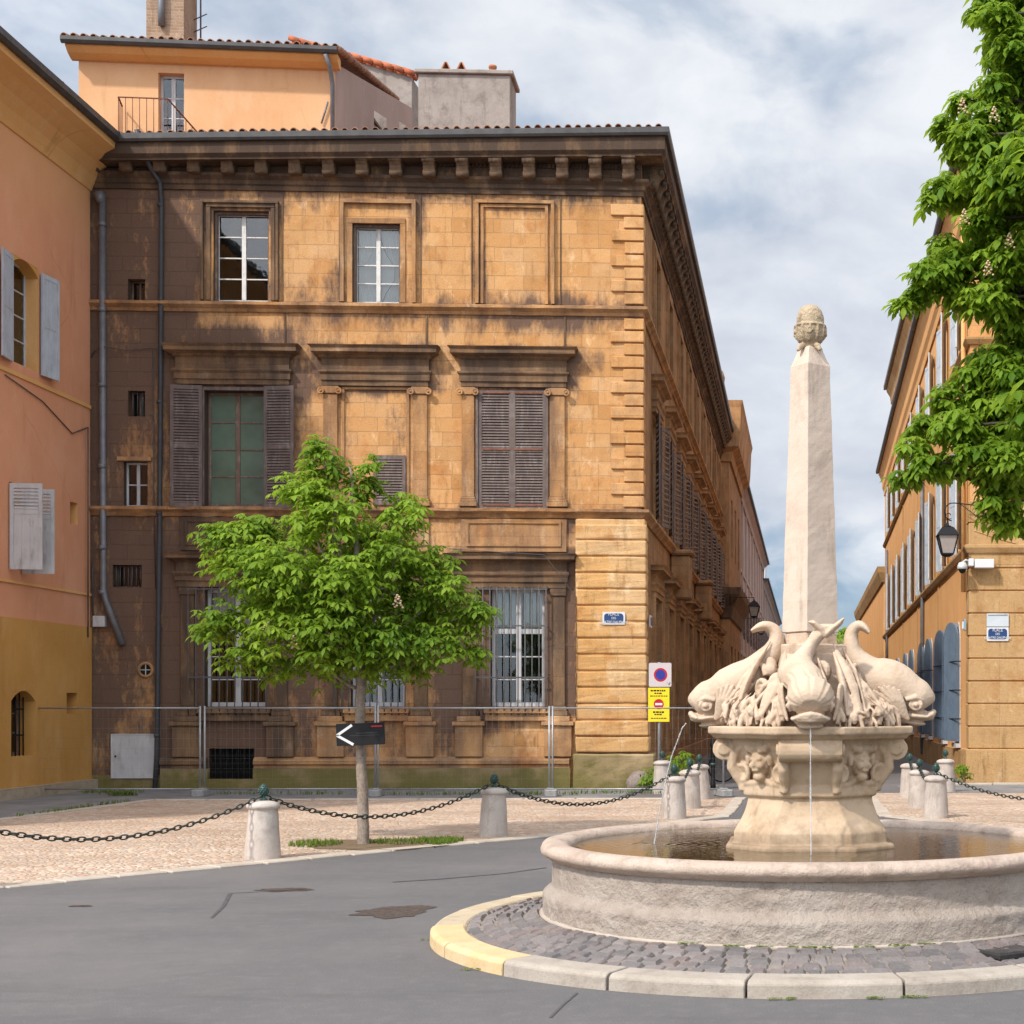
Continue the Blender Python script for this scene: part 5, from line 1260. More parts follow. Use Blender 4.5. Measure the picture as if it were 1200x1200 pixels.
def chain(a, b, sag, lab):
    A, D = Vector((*B[a][:2],.715)), Vector((*B[b][:2],.715)); L = (D-A).length; d = (D-A).normalized()
    A = A+d*.03; D = D-d*.03; mb = MB(); n = max(4,int(L*1.04/.083)); side = d.cross(Vector((0,0,1))).normalized()
    P = [A.lerp(D, i/n)-Vector((0,0,sag*4*(i/n)*(1-i/n))) for i in range(n+1)]
    for i in range(n):
        p, q = P[i], P[i+1]; t = (q-p).normalized(); c = (p+q)/2; up = side.cross(t).normalized()
        w = side if i % 2 else up; w = (w+ (up if i % 2 else side)*.35).normalized(); l = (q-p).length/2+.012
        pts = [c+t*l*math.cos(k*math.pi/6)*1.0+w*.026*math.sin(k*math.pi/6) for k in range(12)]
        pts.append(pts[0]); mb.tube(pts, .0085, 5)
    tag(mb.build('chain', m_chain), lab, 'chain', 'chains between the bollards')
m_chain = plain('dark_green_black_chain', (.020,.030,.026), .45, .4, 6, .2, spec=.45)
chain(0, 1, .34, 'dark chain sagging low from the bollard before the salmon house'); chain(1, 2, .33, 'dark chain sagging behind the young tree between two bollards')
chain(2, 3, .38, 'dark chain sagging from the tree bollard to the shaded street mouth'); chain(3, 4, .18, 'short chain joining first and second bollards of the shaded street row')
chain(4, 5, .18, 'short chain joining second and third bollards of the shaded street row'); chain(7, 8, .18, 'short chain joining first and second bollards by the orange house')
chain(8, 9, .18, 'short chain joining second and third bollards by the orange house'); chain(7, 11, .32, 'dark chain running from the orange house row towards the chestnut')

# ------------------------------------------------------------------ temporary fence
m_galv = plain('galvanised_tube', (.33,.33,.33), .45, .2, 6, .1, metal=.5)
PW, PH, PY = 3.38, 1.72, 30.0
f0 = None
plab = ['wire mesh fence panel in the corner by the salmon house', 'wire mesh fence panel in front of the barred cellar opening', 'wire mesh fence panel behind the arrow board on the tree', 'wire mesh fence panel across the street mouth before the yellow notice']
for i, x in enumerate((-15.2,-11.78,-8.38,-4.98)):
    if i == 0:
        f0 = empty('mesh_fence', (x,PY,0), plab[0], 'fence', 0, 'temporary wire fence panels')
        mb = MB()
        for q in (.02, PW-.02): mb.tube([(q,0,.0),(q,0,PH+.04)], .021, 8); mb.build
        mb.tube([(.02,0,PH),(PW-.02,0,PH)], .017, 6); mb.tube([(.02,0,.14),(PW-.02,0,.14)], .017, 6)
        mb.build('tube_frame', m_galv, f0)
        mb = MB(); n = 30
        for k in range(1,n): mb.tube([(PW*k/n,0,.14),(PW*k/n,0,PH)], .0010, 3)
        for k in range(1,8): mb.tube([(.02,.004,.14+(PH-.14)*k/8),(PW-.02,.004,.14+(PH-.14)*k/8)], .0011, 3)
        mb.build('wire_mesh', m_galv, f0); f = f0
    else: f = copy_tree(f0); f['label'] = plab[i]
    f.location = (x, PY+(.02 if i%2 else -.02), 0); f.rotation_euler.z = (.004,-.006,.003,-.004)[i]
m_foot = roughstone('concrete_foot', (.26,.25,.24), (.13,.12,.11), (.36,.35,.34), 3, .5)
flab = ['concrete fence foot by the salmon house wall', 'concrete fence foot below the cellar opening', 'concrete fence foot behind the young tree', 'concrete fence foot where the panels meet at the rusticated corner', 'concrete fence foot inside the street mouth']
ft0 = None
for i, x in enumerate((-15.15,-11.8,-8.4,-5.0,-1.62)):
    if i == 0:
        mb = MB(); mb.slab([(-.34,-.09),(-.28,-.12),(.28,-.12),(.34,-.09),(.34,.09),(.28,.12),(-.28,.12),(-.34,.09)], 0, .13); mb.box(-.1,.1,-.07,.07,.13,.155)
        ft0 = mb.build('concrete_block', m_foot, bevel=.01); o = ft0
    else: o = ft0.copy(); col.objects.link(o)
    o.location = (x, PY, .006); o.rotation_euler.z = 1.5+.1*i; tag(o, flab[i], 'fence foot', 'concrete feet of the fence panels')

# ------------------------------------------------------------------ signs
m_swhite = plain('sign_white', (.62,.61,.61), .45, .06, 3, 0); m_sblue = plain('sign_blue', (.020,.055,.16), .4, .15, 4, 0); m_red = plain('sign_red', (.42,.012,.02), .4, .1, 4, 0)
m_yel = plain('sign_yellow', (.72,.56,.015), .5, .08, 4, 0); m_blu2 = plain('traffic_blue', (.02,.035,.25), .4, .1, 4, 0)
def text(s, size, loc, mat, parent, T=None, name='lettering', align='CENTER', sx=1.0):
    cu = bpy.data.curves.new(name, 'FONT'); cu.body = s; cu.size = size; cu.align_x = align; cu.align_y = 'CENTER'; cu.extrude = .002
    t = bpy.data.objects.new(name, cu); col.objects.link(t)
    me = bpy.data.meshes.new_from_object(t.evaluated_get(bpy.context.evaluated_depsgraph_get())); bpy.data.objects.remove(t)
    o = bpy.data.objects.new(name, me); col.objects.link(o); me.materials.append(mat); o.parent = parent
    o.matrix_local = (T or I4) @ Matrix.Translation(loc) @ Matrix.Rotation(RAD(90), 4, 'X') @ Matrix.Diagonal((sx,1,1,1)); return o
def rrect(w, h, r, n=5):
    P = []
    for cx, cz, a0 in ((w-r,h-r,0),(-w+r,h-r,90),(-w+r,-h+r,180),(w-r,-h+r,270)):
        P += [(cx+r*math.cos(RAD(a0+90*i/n)), cz+r*math.sin(RAD(a0+90*i/n))) for i in range(n+1)]
    return P
def plaque(loc, rz, w, h, label, lines, notch=False):
    e = empty('street_sign', loc, label, 'street sign', rz, 'enamel street name plates')
    mb = MB(); mb.prism(rrect(w,h,.02), -.018, 0); mb.build('plate', m_swhite, e)
    mb = MB(); mb.prism(rrect(w-.035,h-.035,.06,3), -.022, -.0185); mb.build('blue_field', m_sblue, e)
    for i, (s, sz) in enumerate(lines): text(s, sz, (0,-.0245,.085-.085*i), m_swhite, e, sx=.86)
    return e
LN = [('PLACE',.095),('DES',.07),('QUATRE DAUPHINS',.078)]
p = fp(720,725); q = man.matrix_world; 
wpnt = Matrix.Rotation(TH, 3, 'Z') @ Vector((p[0], -.155, p[1])); plaque((CX+wpnt.x, CY+wpnt.y, wpnt.z), TH, .24, .135, 'blue enamel street plate reading PLACE DES QUATRE DAUPHINS on the rusticated mansion corner', LN)
e = empty('street_sign', (CX+.155, CY+.42, 3.6), 'small pale street plate on the street flank of the mansion corner', 'street sign', RAD(90))
mb = MB(); mb.prism(rrect(.2,.13,.02), -.018, 0); mb.build('plate', m_swhite, e); mb = MB(); mb.prism(rrect(.16,.09,.04), -.022, -.0185); mb.build('blue_field', m_sblue, e)
plaque((4.35, 34.955, 3.40), 0, .25, .155, 'dark blue street plate with white border below a blank plate on the orange house', LN)
e = empty('blank_sign', (4.35, 34.955, 3.72), 'blank pale blue grey plate above the street sign on the orange house', 'plate'); mb = MB(); mb.prism(rrect(.25,.15,.02), -.03, 0); mb.build('plate', plain('pale_plate', (.50,.54,.56), .5, .1, 3, 0), e)
mb = MB(); mb.box(-.22,.22,-.045,-.03,.11,.15); mb.build('top_lip', m_wired, e)
# no parking sign and yellow notice on one post
e = empty('parking_sign', (-3.02,31.5,0), 'square no parking sign with red ringed blue disc on a thin grey post', 'traffic sign', RAD(-6))
mb = MB(); mb.tube([(0,0,0),(0,0,2.66)], .03, 10); mb.build('post', m_galv, e)
mb = MB(); mb.prism(rrect(.235,.245,.03), -.052, -.036); 
o = mb.build('sign_plate', plain('sign_pinkish_white', (.50,.44,.44), .45, .06, 3, 0), e, loc=(.03,0,2.40))
def disc(mb, r0, r1, y, cx, cz, mi=0, n=28):
    vs = []
    for r in (r0, r1):
        for i in range(n): a = 2*math.pi*i/n; vs.append((cx+r*math.cos(a), y, cz+r*math.sin(a)))
    mb.add(vs, [(i,(i+1)%n,(i+1)%n+n,i+n) for i in range(n)], mi)
mb = MB(); disc(mb, .001, .105, -.0545, .01, 0, 0); disc(mb, .105, .140, -.0545, .01, 0, 1)
mb.bar((-.075,-.0555,.075),(.095,-.0555,-.075), .028, .001, 1); 
mb.bar((.15,-.0545,-.15),(.18,-.0545,-.2), .03, .001, 2); mb.bar((.21,-.0545,-.15),(.18,-.0545,-.2), .03, .001, 2)
mb.build('sign_face', [m_blu2, m_red, m_black], o)
e2 = empty('yellow_notice', (-3.02,31.46,1.80), 'bright yellow no entry notice hung under the no parking sign', 'notice', RAD(-6))
mb = MB(); mb.box(-.22,.22,-.02,-.005,-.36,.335); mb.build('notice_board', m_yel, e2)
mb = MB(); disc(mb, .001, .105, -.0225, 0, 0, 0); mb.box(-.075,.075,-.0245,-.0226,-.022,.022,1); mb.build('no_entry_disc', [m_red, m_swhite], e2)
mb = MB()
for z, hw, hh in ((.275,.17,.017),(.22,.09,.015),(.165,.18,.011),(-.165,.12,.018),(-.212,.09,.014),(-.29,.16,.010)):   # print too small to read in the photo
    x = -hw
    while x < hw-.02:
        l = rng.uniform(.025,.06); mb.box(x, min(hw,x+l), -.0225, -.0201, z-hh*rng.uniform(.75,1), z+hh); x += l+.012
mb.build('small_print', m_black, e2)
# arrow board on the young tree
e = empty('arrow_board', (-5.57,19.20,1.40), 'black direction board with white chevron strapped to the young tree trunk', 'sign', 0); e.rotation_euler = (0, RAD(-2.2), 0); e.scale = (1.06,1,1.06)
mb = MB(); mb.box(-.285,.285,-.02,0,-.125,.135); mb.build('board', m_black, e, bevel=.004)
mb = MB(); mb.bar((-.275,-.0225,.0),(-.095,-.0225,.115), .003, .03); mb.bar((-.275,-.0225,.0),(-.085,-.0225,-.115), .003, .03); mb.build('chevron', m_swhite, e)
mb = MB(); mb.box(.13,.26,-.022,-.0205,.085,.10); mb.build('red_mark', m_red, e)
mb = MB(); mb.box(-.05,.20,-.022,-.0205,.015,.020); mb.box(-.12,.22,-.022,-.0205,-.012,-.008); mb.build('faded_lettering', plain('faded_grey', (.06,.06,.06), .6, .2), e)
for z in (-.06,.07):
    mb = MB(); mb.tube([(-.05+.085*math.cos(t),.075+.08*math.sin(t),z) for t in [k*math.pi/6 for k in range(13)]], .006, 5); mb.build('strap', m_black, e)

# ------------------------------------------------------------------ lanterns, camera
m_lglass = plain('lantern_glass', (.36,.31,.28), .25, .1, 3, .02, spec=.5)
def lantern(loc, rz, label, s=1.0, arm=.85, scroll=True, group='black wall lanterns'):
    e = empty('wall_lantern', loc, label, 'lantern', rz, group)
    e.scale = (s,s,s)
    # arm reaches along -x from the wall plate at the origin; lantern hangs at x = -arm
    mb = MB(); mb.box(-.02,.01,-.05,.05,-.30,.10)
    if scroll:
        P = [(0,0,.0),(-.25,0,.03),(-arm*.6,0,.06)]+[(-arm*.72+.02-.17*math.sin(t)*1.0, 0, -.14+.20*math.cos(t)) for t in [k*.28 for k in range(0,12)]]
        mb.tube(P, .014, 6)
        mb.tube([(0,0,-.28),(-.2,0,-.12),(-arm*.48,0,.04)], .010, 6)
        c0 = (-arm*.78,-.20); mb.tube([(c0[0]+(.035+.012*k*.5)*math.cos(k*.6), 0, c0[1]-.02+(.035+.012*k*.5)*math.sin(k*.6)) for k in range(10)], .010, 6)
        hx, hz = -arm*.82, -.30
        mb.tube([(-arm*.72-.11,0,-.30),(hx-.0,0,-.34),(hx,0,-.42)], .012, 6)
    else:
        hx, hz = -arm, 0; mb.tube([(0,0,0),(-arm,0,0)], .014, 6); mb.tube([(hx,0,0),(hx,0,-.14)], .012, 6); hz = .12; 
    mb.build('bracket_arm', m_black, e)
    z = -.40 if scroll else -.10
    mb = MB(); mb.lathe([(.01,z+.02),(.035,z),(.035,z-.04),(.09,z-.06),(.06,z-.08)], (hx,0,0), 12)
    def ring4(h, zz): return [(hx+h*sx,h*sy,zz) for sx, sy in ((-1,-1),(1,-1),(1,1),(-1,1))]
    rows = [(.10,z-.08),(.145,z-.11),(.24,z-.26),(.25,z-.285),(.225,z-.29)]; vs = []
    for h, zz in rows: vs += ring4(h, zz)
    mb.add(vs, [(i*4+j,i*4+(j+1)%4,(i+1)*4+(j+1)%4,(i+1)*4+j) for i in range(4) for j in range(4)]+[(3,2,1,0),(16,17,18,19)])
    for sx, sy in ((-1,-1),(1,-1),(1,1),(-1,1)): mb.bar((hx+.222*sx,.222*sy,z-.29),(hx+.13*sx,.13*sy,z-.68), .022)
    vs = ring4(.135,z-.68)+ring4(.135,z-.71)+ring4(.05,z-.76); mb.add(vs, [(i*4+j,i*4+(j+1)%4,(i+1)*4+(j+1)%4,(i+1)*4+j) for i in range(2) for j in range(4)]+[(3,2,1,0),(8,9,10,11)])
    mb.build('lamp_cage', m_black, e)
    mb = MB(); vs = ring4(.208,z-.293)+ring4(.118,z-.678); mb.add(vs, [(j,(j+1)%4,(j+1)%4+4,j+4) for j in range(4)]); mb.build('lamp_glass', m_lglass, e)
lantern((3.90,34.8,6.30), 0, 'black lantern on a scrolled bracket at the orange house corner', 1.0, .86)
lantern((-3.35,67.6,6.55), RAD(180), 'black lantern on a straight arm before the street pavilion', 1.05, 1.0, False)
lantern((-3.75,90,6.9), RAD(180), 'small distant black lantern on the grey house front', 1.1, 1.0, False)
e = empty('security_camera', (3.72,34.9,4.98), 'white security camera dome and box on the orange house corner', 'camera')
mb = MB(); mb.box(.08,.52,-.24,.0,-.10,.10); mb.box(-.06,.06,-.26,-.02,-.06,.11); mb.build('housing', m_swhite, e, bevel=.012)
mb = MB(); mb.tube([(-.02,-.14,.05),(-.12,-.2,.08),(-.20,-.22,.02)], .025, 8); mb.lathe([(.01,.04),(.08,.02),(.115,-.06),(.12,-.12),(.10,-.13)], (-.2,-.22,0), 18); mb.build('dome', m_wired, e)
mb = MB(); mb.ball((-.2,-.22,-.14), .085,.085,.085, 14, 8); mb.build('lens', m_black, e)
e = empty('blue_sign', (3.68,35.25,3.62), 'tiny blue plate on the sunny flank of the orange house', 'plate', RAD(-90)); mb = MB(); mb.prism(rrect(.09,.13,.02), -.07, -.03); mb.build('plate', plain('light_blue_plate', (.22,.35,.45), .4, .2, 5, 0), e)
mb = MB(); mb.bar((0,-.071,-.08),(0,-.071,.08), .07, .006); mb.build('emblem', m_swhite, e)
# cast iron post and bicycle in the shaded street
e = empty('iron_post', (-1.97,32.4,0), 'short dark iron post at the shaded street mouth', 'post'); mb = MB(); mb.lathe([(.06,0),(.06,.12),(.045,.15),(.045,.9),(.06,.92),(.06,.98),(.04,1.03),(.01,1.08)], n=16); mb.build('shaft', m_black, e); mb = MB(); mb.lathe([(.062,.5),(.062,.56)], n=16); mb.build('collar', m_green, e)
e = empty('bicycle', (-1.95,35.6,0), 'dark bicycle parked behind the iron post in the shaded street', 'bicycle', RAD(20))
def torus(mb, c, r, t, n=24):
    mb.tube([(c[0]+r*math.cos(2*math.pi*i/n), c[1], c[2]+r*math.sin(2*math.pi*i/n)) for i in range(n+1)], t, 6)
for x in (0,1.02):
    mb = MB(); torus(mb, (x,0,.34), .33, .018)
    for i in range(10): a = math.pi*i/5; mb.tube([(x,0,.34),(x+.32*math.cos(a),0,.34+.32*math.sin(a))], .002, 3)
    mb.build('wheel', m_black, e)
mb = MB()
for a, b in (((0,0,.34),(.42,0,.30)),((.42,0,.30),(.30,0,.85)),((0,0,.34),(.32,0,.78)),((.42,0,.30),(.88,0,.75)),((.32,0,.78),(.86,0,.82)),((.84,0,.95),(1.02,0,.34))): mb.tube([a,b], .018, 8)
mb.tube([(.78,-.28,.98),(.86,-.1,1.0),(.84,0,.97),(.86,.1,1.0),(.78,.28,.98)], .013, 6); mb.build('bicycle_frame', m_iron, e)
mb = MB(); mb.ball((.28,0,.90), .14,.07,.035); mb.build('saddle', m_black, e)
mb = MB(); mb.ball((0,0,.1), .34,.26,.26, 10, 8); o = roughen(mb.build('boulder', roughstone('boulder_stone', (.20,.15,.13), (.10,.07,.06), (.30,.25,.22), 3, .8)), 1, .05, 3); o.location = (-3.48,32.5,0.02); tag(o, 'small dark guard stone at the foot of the mansion corner', 'stone')

# ------------------------------------------------------------------ trees
m_leaf = leaf_mat('chestnut_leaf', (.070,.145,.011), (.25,.36,.032), (.37,.53,.043), .43)
m_leaf2 = leaf_mat('old_chestnut_leaf', (.075,.16,.012), (.265,.38,.034), (.40,.57,.047), .46)  # leaf green of the old chestnut, a touch brighter than the young one
m_bark = roughstone('grey_chestnut_bark', (.27,.20,.15), (.10,.072,.05), (.42,.35,.29), 6, 1.0, .55, .02)
m_blos = plain('chestnut_blossom', (.58,.42,.25), .8, .3, 20, 0)
class Leaves:
    def __init__(s, seed): s.v = []; s.f = []; s.r = []; s.rs = random.Random(seed)
    def palmate(s, p, size, out, droop=.5, tone=None, n=None):
        R = s.rs; n = n or R.choice((5,5,6,7)); t = R.random() if tone is None else max(0,min(1,tone+R.uniform(-.25,.25)))
        up = Vector((R.uniform(-.35,.35),R.uniform(-.35,.35),1))+out*.35; up.normalize(); e1 = up.orthogonal().normalized(); e2 = up.cross(e1); ph = R.uniform(0,6.28)
        for i in range(n):
            a = ph+2*math.pi*i/n+R.uniform(-.15,.15); d = e1*math.cos(a)+e2*math.sin(a)
            L = size*(R.uniform(.75,1.15))*(.75+.25*max(0,d.dot(out))); dr = droop+R.uniform(-.2,.25)
            w = d.cross(up).normalized()*L*.235
            def q(f): return p+d*L*f-up*L*dr*f*f-Vector((0,0,1))*L*.16*f*f
            m1, m2 = q(.42), q(.70); lift = up*L*.05
            b = len(s.v); s.v += [q(.04), m1+w*.62+lift, m2+w+lift, q(1.0), m2-w+lift, m1-w*.62+lift, m1, m2]
            s.f += [(b,b+6,b+1),(b+6,b+7,b+2,b+1),(b+7,b+3,b+2),(b,b+5,b+6),(b+5,b+4,b+7,b+6),(b+4,b+3,b+7)]
            s.r += [max(0,min(1,t+R.uniform(-.12,.12)))]*8
    def build(s, name, mat, parent):
        me = bpy.data.meshes.new(name); me.from_pydata([tuple(v) for v in s.v], [], s.f); me.materials.append(mat)
        a = me.attributes.new('rnd','FLOAT','POINT'); a.data.foreach_set('value', s.r)
        o = bpy.data.objects.new(name, me); col.objects.link(o); o.parent = parent; return o
def fill(L, c, rad, n, size, surf=.55, droop=.5, flat=.8, tone=.5):
    R = L.rs
    for _ in range(n):
        d = Vector((R.gauss(0,1),R.gauss(0,1),R.gauss(0,1))).normalized(); r = (surf+(1-surf)*R.random())*rad*R.uniform(.82,1.1)
        if d.z < -.3 and R.random() < .35: continue
        p = c+Vector((d.x*r, d.y*r, d.z*r*flat)); L.palmate(p, size*R.uniform(.75,1.2), d, droop, tone)
def limb(mb, pts, r0, r1, jit=.03):
    P = []; R = rs
    for a, b in zip(pts, pts[1:]):
        for i in range(5): P.append(Vector(a).lerp(Vector(b), i/5)+Vector((R.uniform(-jit,jit),R.uniform(-jit,jit),0)))
    P.append(Vector(pts[-1])); mb.tube(P, [r0+(r1-r0)*i/(len(P)-1) for i in range(len(P))], 9)
ytree = empty('young_chestnut', (tx,ty,0), 'young horse chestnut with bright green crown in the grassy pit', 'tree')
L = Leaves(3); lobes = []
# lobes of the young crown: x, z above the ground, offset in depth, radius
def yl(px, py, r, dy=0.0): lobes.append((Vector(((px-HX)/FPX*19.4-tx, dy, EYE-(py-HY)/FPX*19.4)), r*19.4/FPX))
for q in ((380,542,34),(371,522,20),(366,560,30,.2),(418,568,34,.2),(360,580,38,-.2),(470,590,28,.3),(480,612,30,-.2),(438,545,16),(400,612,52,-.35),(440,630,48,.45),(340,625,46,.3),(285,632,44),(258,628,28,-.1),(250,655,26,.2),(300,672,46,-.4),(350,675,60,-.55),(420,690,62,-.6),(470,660,48,-.35),(505,660,38,.1),(480,705,55,.2),(530,690,34,-.15),(545,725,36,.1),(562,714,24,-.1),(520,755,40,-.25),(552,765,24,.1),(470,755,52,-.4),(410,745,60,-.55),(350,735,58,-.4),(300,720,44,.1),(262,730,34,-.15),(244,740,24,.05),(290,768,34,-.2),(325,782,28,-.1),(380,775,44,-.15),(430,775,46,.1),(480,778,32,.3),(360,700,60,.7),(440,710,60,.75),(400,640,50,.65),(312,700,50,.5),(500,720,46,.55),(400,690,55,0),(300,615,24,.1)):
    yl(*q)
for c, r in lobes:
    n = int(150*(r**2)/.16)+10
    fill(L, c, r*.93, int(n*.70), .122, .35, .30, .85, .08+.6*rs.random()+.10*(c.z-3.2))
L.build('crown', m_leaf, ytree)
mb = MB(); limb(mb, [(.03,0,-.05),(.02,.0,.3),(.0,.02,.9),(-.025,.01,1.5),(.0,.0,2.1),(-.05,0,2.9)], .078, .05, .006); limb(mb, [(-.05,0,2.9),(-.1,.05,3.9),(-.15,0,4.8)], .05, .012)
for c, r in lobes[::2]: limb(mb, [(-.03,0,min(2.3,c.z-.3)+.3*rs.random()), (c.x*.5, c.y*.5, (c.z+2.3)/2), tuple(c)], .026, .006)
mb.build('trunk', m_bark, ytree)
def blossom(mb, p, h):
    for i in range(16): q = i/15; a = i*2.4; r = .05*(1-q)+.012; mb.ball((p[0]+r*math.cos(a), p[1]+r*math.sin(a), p[2]+h*q), .018,.018,.014, 5, 4)
mb = MB()
for px, py in ((313,742),(345,760),(466,712)): 
    c = W(px, py, 18.75); blossom(mb, (c.x-tx, c.y-ty, c.z), .15)
mb.build('blossom', m_blos, ytree)
# the big chestnut whose boughs reach over the square
BX, BY = 5.9, 20.2
bt = empty('old_chestnut', (BX,BY,0), 'large horse chestnut with drooping leafy boughs hanging before the orange house', 'tree')
L = Leaves(8); L2 = []
def bl(px, py, r, dy=0.0, k=1.0):
    Y = BY+dy; L2.append((Vector(((px-HX)/FPX*Y-BX, dy, EYE-(py-HY)/FPX*Y)), r*Y/FPX, k))
for q in ((1185,250,36,.5),(1152,258,28,-.4),(1108,285,18,.3),(1175,355,34,.6),(1150,420,22,.5),(1165,100,22,-.4),(1140,160,26,-.6),(1195,430,40,.5),(1150,500,34,.5),(1160,-8,24,.2),(1192,-16,40),(1150,12,15),(1195,60,40,-.4),(1185,100,30,.5),(1198,200,50,-.8),(1195,330,45,.6),(1198,480,45,.7),(1196,540,40,-.6),(1150,180,30,.3),(1168,18,24,-.5),(1185,45,36),(1175,72,20,.3),(1200,105,40,.2),(1130,118,20),(1160,140,36,-.3),(1105,146,17,.2),(1128,165,30,.2),(1185,165,42,.4),(1150,205,34,-.4),(1110,218,26,.1),(1128,232,22,.3),(1092,236,15),(1180,225,45),(1165,280,42,.2),(1190,300,45,-.4),(1120,308,34,.1),(1090,320,26,-.2),(1078,345,20,.1),(1060,356,15),(1130,345,30,.3),(1160,350,34,-.3),(1180,378,22),(1105,330,30,.2),
          (1195,395,30,.2),(1170,420,26),(1140,445,28,.3),(1110,465,24,.1),(1190,440,36,-.2),(1160,475,38,.2),(1120,500,34,-.2),(1085,500,26,.2),(1070,525,20),(1060,562,17,.1),(1085,545,24,-.1),(1110,545,26,.2),(1145,530,36,-.3),(1180,520,40,.1),(1190,565,40,.2),(1165,590,28,-.1),(1185,612,24,.1),(1165,558,28)):
    bl(*q)
for q in ((1260,60,110,.5),(1250,200,100,-1),(1260,340,100,.8),(1260,480,90,-.8),(1240,120,70,2.2),(1240,420,80,2.4),(1240,560,60,1.6),(1340,100,140,0),(1360,300,150,1),(1350,480,120,0),(1460,150,170,0),(1480,400,170,1),(1580,250,160,0),(1300,-60,130,1),(1420,-90,150,0),(1330,200,120,-2.5),(1340,420,120,-2.5),(1360,250,140,3.5)):
    bl(*q, .30)
for c, r, k in L2:
    n = int((150*(r**2)/.16+12)*k)
    fill(L, c, r, int(n*.80), .175 if k == 1 else .28, .38, .38, .72, .2+.45*rs.random())
L.build('crown', m_leaf2, bt)
mb = MB(); limb(mb, [(0,0,-.1),(.05,0,1.5),(-.05,.05,3.6),(0,0,6),(.1,0,9.5)], .30, .10, .02)
for c, r, k in L2:
    if rs.random() < (.55 if k == 1 else .9):
        z0 = max(3.2, min(9, c.z-1.2)); limb(mb, [(0,0,z0-.6), (c.x*.5, c.y*.6, (c.z+z0)/2+.15), (c.x*.85, c.y, c.z+.05), tuple(c)], .055, .008, .03)
mb.build('trunk', roughstone('dark_chestnut_bark', (.085,.066,.048), (.04,.03,.022), (.15,.12,.09), 5, 1.0, .5, .03), bt)
mb = MB()
for px, py in ((1128,132),(1165,142),(1130,262),(1158,322),(1183,290)): 
    c = W(px, py, BY-.9); blossom(mb, (c.x-BX, c.y-BY, c.z), .17)
mb.build('blossom', m_blos, bt)
# far tree closing the street and the shrubs
far = empty('far_tree', (4.5,156,0), 'distant green tree rising over the end of the street', 'tree')
L = Leaves(5)
for c, r in (((0,0,8),2.6),((2.4,-.5,9.0),2.2),((-2.3,0,7.6),2.0),((1,0,6),2.4)): fill(L, Vector(c), r, 260, .9, .5)
L.build('crown', m_leaf, far); mb = MB(); limb(mb, [(0,0,0),(0,0,4),(.3,0,8)], .3, .1); mb.build('trunk', m_bark, far)
def shrub(name, loc, lobes, size, label, cat='shrub', mat=None, stem=True):
    e = empty(name, loc, label, cat); L = Leaves(int(abs(loc[0]*100))+3)
    for c, r, n in lobes: fill(L, Vector(c), r, n, size, .4, .4)
    L.build('foliage', mat or m_leaf, e)
    mb = MB()
    for c, r, n in lobes: mb.tube([(c[0]*.2,c[1]*.2,-.02),(c[0]*.6,c[1]*.6,c[2]*.5),c], [.014,.012,.006], 5)
    mb.build('stem', m_bark, e); return e
shrub('corner_shrub', (-3.1,32.2,0), [((0,0,.3),.32,70),((.25,.2,.45),.3,60),((-.2,-.1,.22),.22,40),((.45,.6,.6),.3,50)], .12, 'low green shrub growing at the foot of the mansion corner')
shrub('street_shrub', (-3.0,48.0,0), [((0,0,1.9),.45,70),((.1,0,2.3),.3,40),((-.2,.2,1.3),.3,30)], .18, 'tall green plant by a doorway in the shaded street')
shrub('wall_shrub', (3.55,34.4,0), [((0,0,.25),.22,40),((-.1,-.2,.38),.18,30)], .09, 'small green weed bush at the plinth of the orange house')
# grass and weeds: nobody could count them
m_grass = leaf_mat('grass_blade', (.06,.12,.012), (.20,.24,.04), (.2,.34,.04), .3)
def grass(name, spots, n, h):
    L = Leaves(n)
    for _ in range(n):
        cx, cy, rx, ry = L.rs.choice(spots); a = L.rs.uniform(0,6.28); r = math.sqrt(L.rs.random()); p = Vector((cx+rx*r*math.cos(a), cy+ry*r*math.sin(a), .012))
        for k in range(3):
            d = Vector((L.rs.uniform(-1,1),L.rs.uniform(-1,1),0))*h*.6; hh = h*L.rs.uniform(.4,1.1); w = Vector((d.y,-d.x,0)).normalized()*h*.07
            b = len(L.v); L.v += [p-w, p+w, p+d*.4+Vector((0,0,hh*.7))+w*.7, p+d*.4+Vector((0,0,hh*.7))-w*.7, p+d+Vector((0,0,hh))]; L.f += [(b,b+1,b+2,b+3),(b+3,b+2,b+4)]; L.r += [L.rs.random()]*5
    me = bpy.data.meshes.new(name); me.from_pydata([tuple(v) for v in L.v], [], L.f); me.materials.append(m_grass); a = me.attributes.new('rnd','FLOAT','POINT'); a.data.foreach_set('value', L.r)
    o = bpy.data.objects.new(name, me); col.objects.link(o); o['kind'] = 'stuff'
sp_ = [(tx-.55,ty-.1,.32,.4),(tx+.55,ty+.2,.5,.35),(tx+1.0,ty+.1,.18,.3),(tx+.9,ty+.4,.3,.2)]
grass('grass', sp_, 900, .07)
grass('grass', [(-12.35,26.0,.08,2.2),(-13.4,30.1,.3,.15),(-10.5,30.4,1.6,.2),(-7.2,30.3,1.5,.2),(-5.2,30.3,.7,.25),(-3.6,30.8,1.2,.3),(-6.5,32.2,3,.2),(-10.5,31.9,3,.2),(-14,31,.6,.5)], 1000, .085)
ks = []
for d, n in ((23,1),(14,1),(2,1),(-2,1),(-9.5,1),(-16,1),(-21,1),(8.5,1)): a = RAD(d); ks.append((FX-2.09*math.sin(a), FY-2.09*math.cos(a), .07, .02))
for d in (78,3.5,-8,-12,50): a = RAD(d); ks.append((FX-2.93*math.sin(a), FY-2.93*math.cos(a), .08, .02))
L = Leaves(77)
